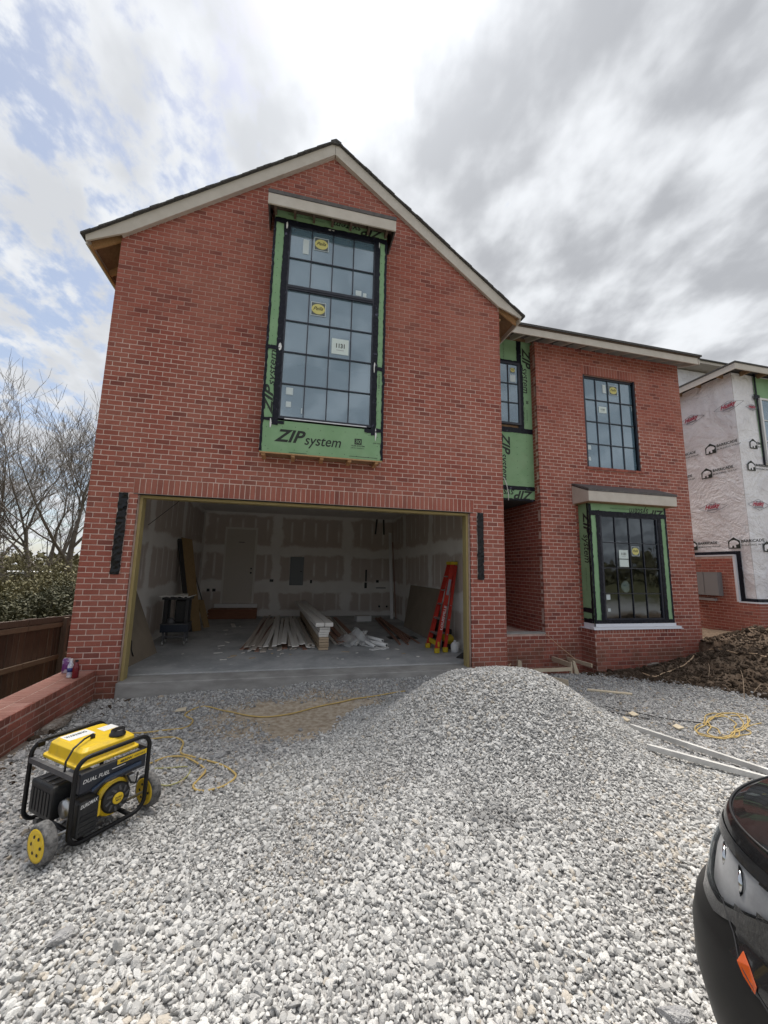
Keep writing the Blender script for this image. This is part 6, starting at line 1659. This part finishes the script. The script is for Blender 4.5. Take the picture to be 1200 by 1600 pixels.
# lamp: a wedge wrapping the corner; seam: bumper below and in front, wing behind
def lamp_lo(s): t = abs(s); return .630+.095*max(0, (t-.70)/.25)**1.2+(.06*((.55-t)/.15) if t < .55 else 0)
def lamp_hi(s): t = abs(s); return .778-.012*max(0, (t-.6)/.35)
def in_lamp(s, z): t = abs(s); return .40 < t < .96 and lamp_lo(s) < z < lamp_hi(s)
def is_bumper(s, z):
    t = abs(s)
    if t < .72: return z < lamp_lo(max(t, .42))+.002
    return z < .65-(t-.72)*.58
WR = .345; WY = CYF-1.02
def in_arch(p): return math.hypot(p.y-WY, p.z-CG-.32) < WR+.05 or math.hypot(p.y-(WY-2.65), p.z-CG-.32) < WR+.05
parts = {'bumper': MB(), 'body': MB(), 'lamp': MB()}
cache = {}
for i in range(len(ss_)-1):
    for j in range(len(zs)-1):
        sm, zm = (ss_[i]+ss_[i+1])/2, (zs[j]+zs[j+1])/2
        P4 = [outline(ss_[i], zs[j]), outline(ss_[i+1], zs[j]), outline(ss_[i+1], zs[j+1]), outline(ss_[i], zs[j+1])]
        c = sum(P4, Vector())/4
        if abs(sm) > 1 and in_arch(c): continue
        if in_lamp(sm, zm): continue
        k = 'bumper' if is_bumper(sm, zm) else 'body'
        parts[k].add(P4, [(3, 2, 1, 0)])
def weld(o):
    bm = bmesh.new(); bm.from_mesh(o.data); bmesh.ops.remove_doubles(bm, verts=bm.verts, dist=.0005); bm.to_mesh(o.data); bm.free()
    o.data.polygons.foreach_set('use_smooth', [True]*len(o.data.polygons)); return o
body = weld(cbuild(parts['body'], 'body', M['paint'])); bump_ = weld(cbuild(parts['bumper'], 'front_bumper', M['dusty_paint']))
# bonnet with a raised centre and a shut line along its edge
def bonnet(u, v):
    s = -1+2*u; a = outline(s*.999, .86); back = Vector((CXC-s*-1*-1*(CHW-.16), CYF-1.25, CG+1.0))
    e = Vector((CXC+(a.x-CXC)*(1-.0*v), a.y+(CYF-1.30-a.y)*v, 0))
    e.x = a.x+(CXC-(CHW-.15)*s-a.x)*v
    e.z = CG+.86*ZS+.018*min(1, v*9)+.135*v**.8+.035*(1-s*s)*min(1, v*2.2)+.012*math.exp(-((abs(s)-.62)/.09)**2)*min(1, v*3)
    return e
mb = MB(); mb.grid(bonnet, 60, 24); cbuild(mb, 'bonnet', M['paint'])
shut = [outline(s/40, .842, .004) for s in range(-40, 41)]
cbuild(MB().tube(shut, .004, 5, caps=False), 'shut_line', M['black_plastic'], parent=body)
for sg in (1, -1):
    seam = [outline(sg*t, max(.16, .65-(t-.72)*.58), .002) for t in [.72+.02*k for k in range(13)]]
    cbuild(MB().tube(seam, .0025, 5, caps=False), 'panel_gap', M['black_plastic'], parent=body)
    # head lamp: dark housing set back, two bowls, clear lens
    def patch(off, nu, nv, inn=0.0):
        m_ = MB()
        m_.grid(lambda u, v: outline(sg*(.405+.55*u), lamp_lo(.405+.55*u)+inn+(lamp_hi(.405+.55*u)-lamp_lo(.405+.55*u)-2*inn)*v, off), nu, nv); return m_
    lamp = cbuild(patch(-.013, 30, 6), 'headlight', M['lamp_dark'])
    for t in (.58, .72):
        c = outline(sg*t, .715, -.03); nrm_ = (outline(sg*t, .70, .1)-outline(sg*t, .70, 0)).normalized()
        cbuild(MB().lathe([(.044, .012), (.040, .0), (.026, -.018), (.01, -.024)], c, nrm_, 18), 'reflector', M['chrome'], parent=lamp)
    for (q0, q1, nm_) in ((-.034, .0, 'lamp_surround'), (None, .030, 'lamp_surround')):
        m_ = MB(); fa = (lambda t: lamp_lo(t)+q0) if q0 is not None else (lambda t: lamp_hi(t)); fb_ = (lambda t: lamp_lo(t)) if q0 is not None else (lambda t: lamp_hi(t)+q1)
        m_.grid(lambda u, v: outline(sg*(.40+.565*u), fa(.40+.565*u)+(fb_(.40+.565*u)-fa(.40+.565*u))*v, .0025), 30, 3); cbuild(m_, nm_, M['paint'], parent=lamp)
    rim = [outline(sg*(.405+.55*k/24), lamp_lo(.405+.55*k/24)+.004, -.004) for k in range(25)]+[outline(sg*(.955-.55*k/24), lamp_hi(.955-.55*k/24)-.004, -.004) for k in range(25)]
    cbuild(MB().tube(rim, .0045, 5, closed=True), 'lamp_rim', M['black_plastic'], parent=lamp)
    cbuild(patch(.002, 30, 6), 'lens', M['lens'], parent=lamp)
    cbuild(MB().prism([outline(sg*.852, .592, .004), outline(sg*.862, .566, .004), outline(sg*.885, .548, .004), outline(sg*.915, .534, .004), outline(sg*.915, .552, .004), outline(sg*.885, .577, .004)], (outline(sg*.97, .5, .1)-outline(sg*.97, .5, 0)).normalized()*.0015), 'side_marker', M['amber'], False)
    # lower lip and fold in the bumper
    cbuild(MB().tube([outline(sg*(.05+.9*k/20), .20+.05*(k/20)**3, .004) for k in range(21)], .012, 6), 'bumper_lip', M['dark_grey'], parent=bump_)
# grille
mb = MB(); mb.grid(lambda u, v: outline(-.30+.60*u, .30+.30*v, .004), 24, 6); gr_ = cbuild(mb, 'grille', M['black_plastic'])
for k in range(6): cbuild(MB().tube([outline(-.30+.60*i/20, .325+.05*k, .008) for i in range(21)], .006, 5), 'grille_bar', M['dark_grey'], parent=gr_)
# cabin, rear, glass, wheels (out of the frame, seen only by reflection or from the side)
xa, xb = CXC-CHW+.10, CXC+CHW-.10; yb = CYF-CLEN
def ring(z, y0, y1, w, r=.2):
    pts = []
    for (cx, cy, a0) in ((CXC+w-r, y0-r, 0), (CXC-w+r, y0-r, 90), (CXC-w+r, y1+r, 180), (CXC+w-r, y1+r, 270)):
        for k in range(5): a = R(a0+22.5*k); pts.append(Vector((cx+r*math.cos(a), cy+r*math.sin(a), CG+z)))
    return pts
def loft(rings, name, m, cap=False):
    mb = MB(); n = len(rings[0]); mb.add([p for q in rings for p in q], [(i*n+k, i*n+(k+1) % n, (i+1)*n+(k+1) % n, (i+1)*n+k) for i in range(len(rings)-1) for k in range(n)]+([tuple((len(rings)-1)*n+k for k in range(n))] if cap else []))
    return cbuild(mb, name, m)
loft([ring(.86*ZS, CYF-1.15, yb+.05, CHW-.14), ring(1.08, CYF-1.25, yb+.06, CHW-.14)], 'waistline', M['paint'])
loft([ring(1.08, CYF-1.27, yb+.07, CHW-.15), ring(1.50, CYF-1.85, yb+.35, CHW-.27)], 'windows', M['car_glass'])
loft([ring(1.50, CYF-1.85, yb+.35, CHW-.27), ring(1.58, CYF-2.0, yb+.5, CHW-.33), ring(1.61, CYF-2.3, yb+.8, CHW-.5)], 'roof', M['paint'], True)
mb = MB(); mb.grid(lambda u, v: (lambda a, b: a.lerp(b, u)+Vector((0, -.30*(1-(2*u-1)**4), 0)))(outline(2, zs[int(v*(len(zs)-1))]), outline(-2, zs[int(v*(len(zs)-1))])), 16, len(zs)-1); cbuild(mb, 'tail', M['paint'])
for sg in (1, -1):
    for wy in (WY, WY-2.65):
        x = CXC-sg*(CHW-.13)
        wl_ = cbuild(MB().lathe([(.20, -.10), (.31, -.105), (.335, -.07), (.335, .07), (.31, .105), (.20, .10)], (x, wy, CG+.335), (1, 0, 0), 32), 'wheel', M['rubber'])
        cbuild(MB().lathe([(.03, -.09), (.05, -.085), (.19, -.095), (.205, -.10), (.205, .10), (.19, .095), (.05, .085), (.03, .09)], (x, wy, CG+.335), (1, 0, 0), 24), 'rim', M['alu'], parent=wl_)
cbuild(MB().box(CXC-.62, CXC+.62, yb+.3, CYF-.35, CG+.16, CG+.80), 'underbody', M['black_plastic'], False)
for sg in (1, -1): cbuild(MB().box(CXC-sg*.93-.09, CXC-sg*.93+.09, CYF-1.75, CYF-1.62, CG+.98, CG+1.12), 'mirror', M['paint'], False)
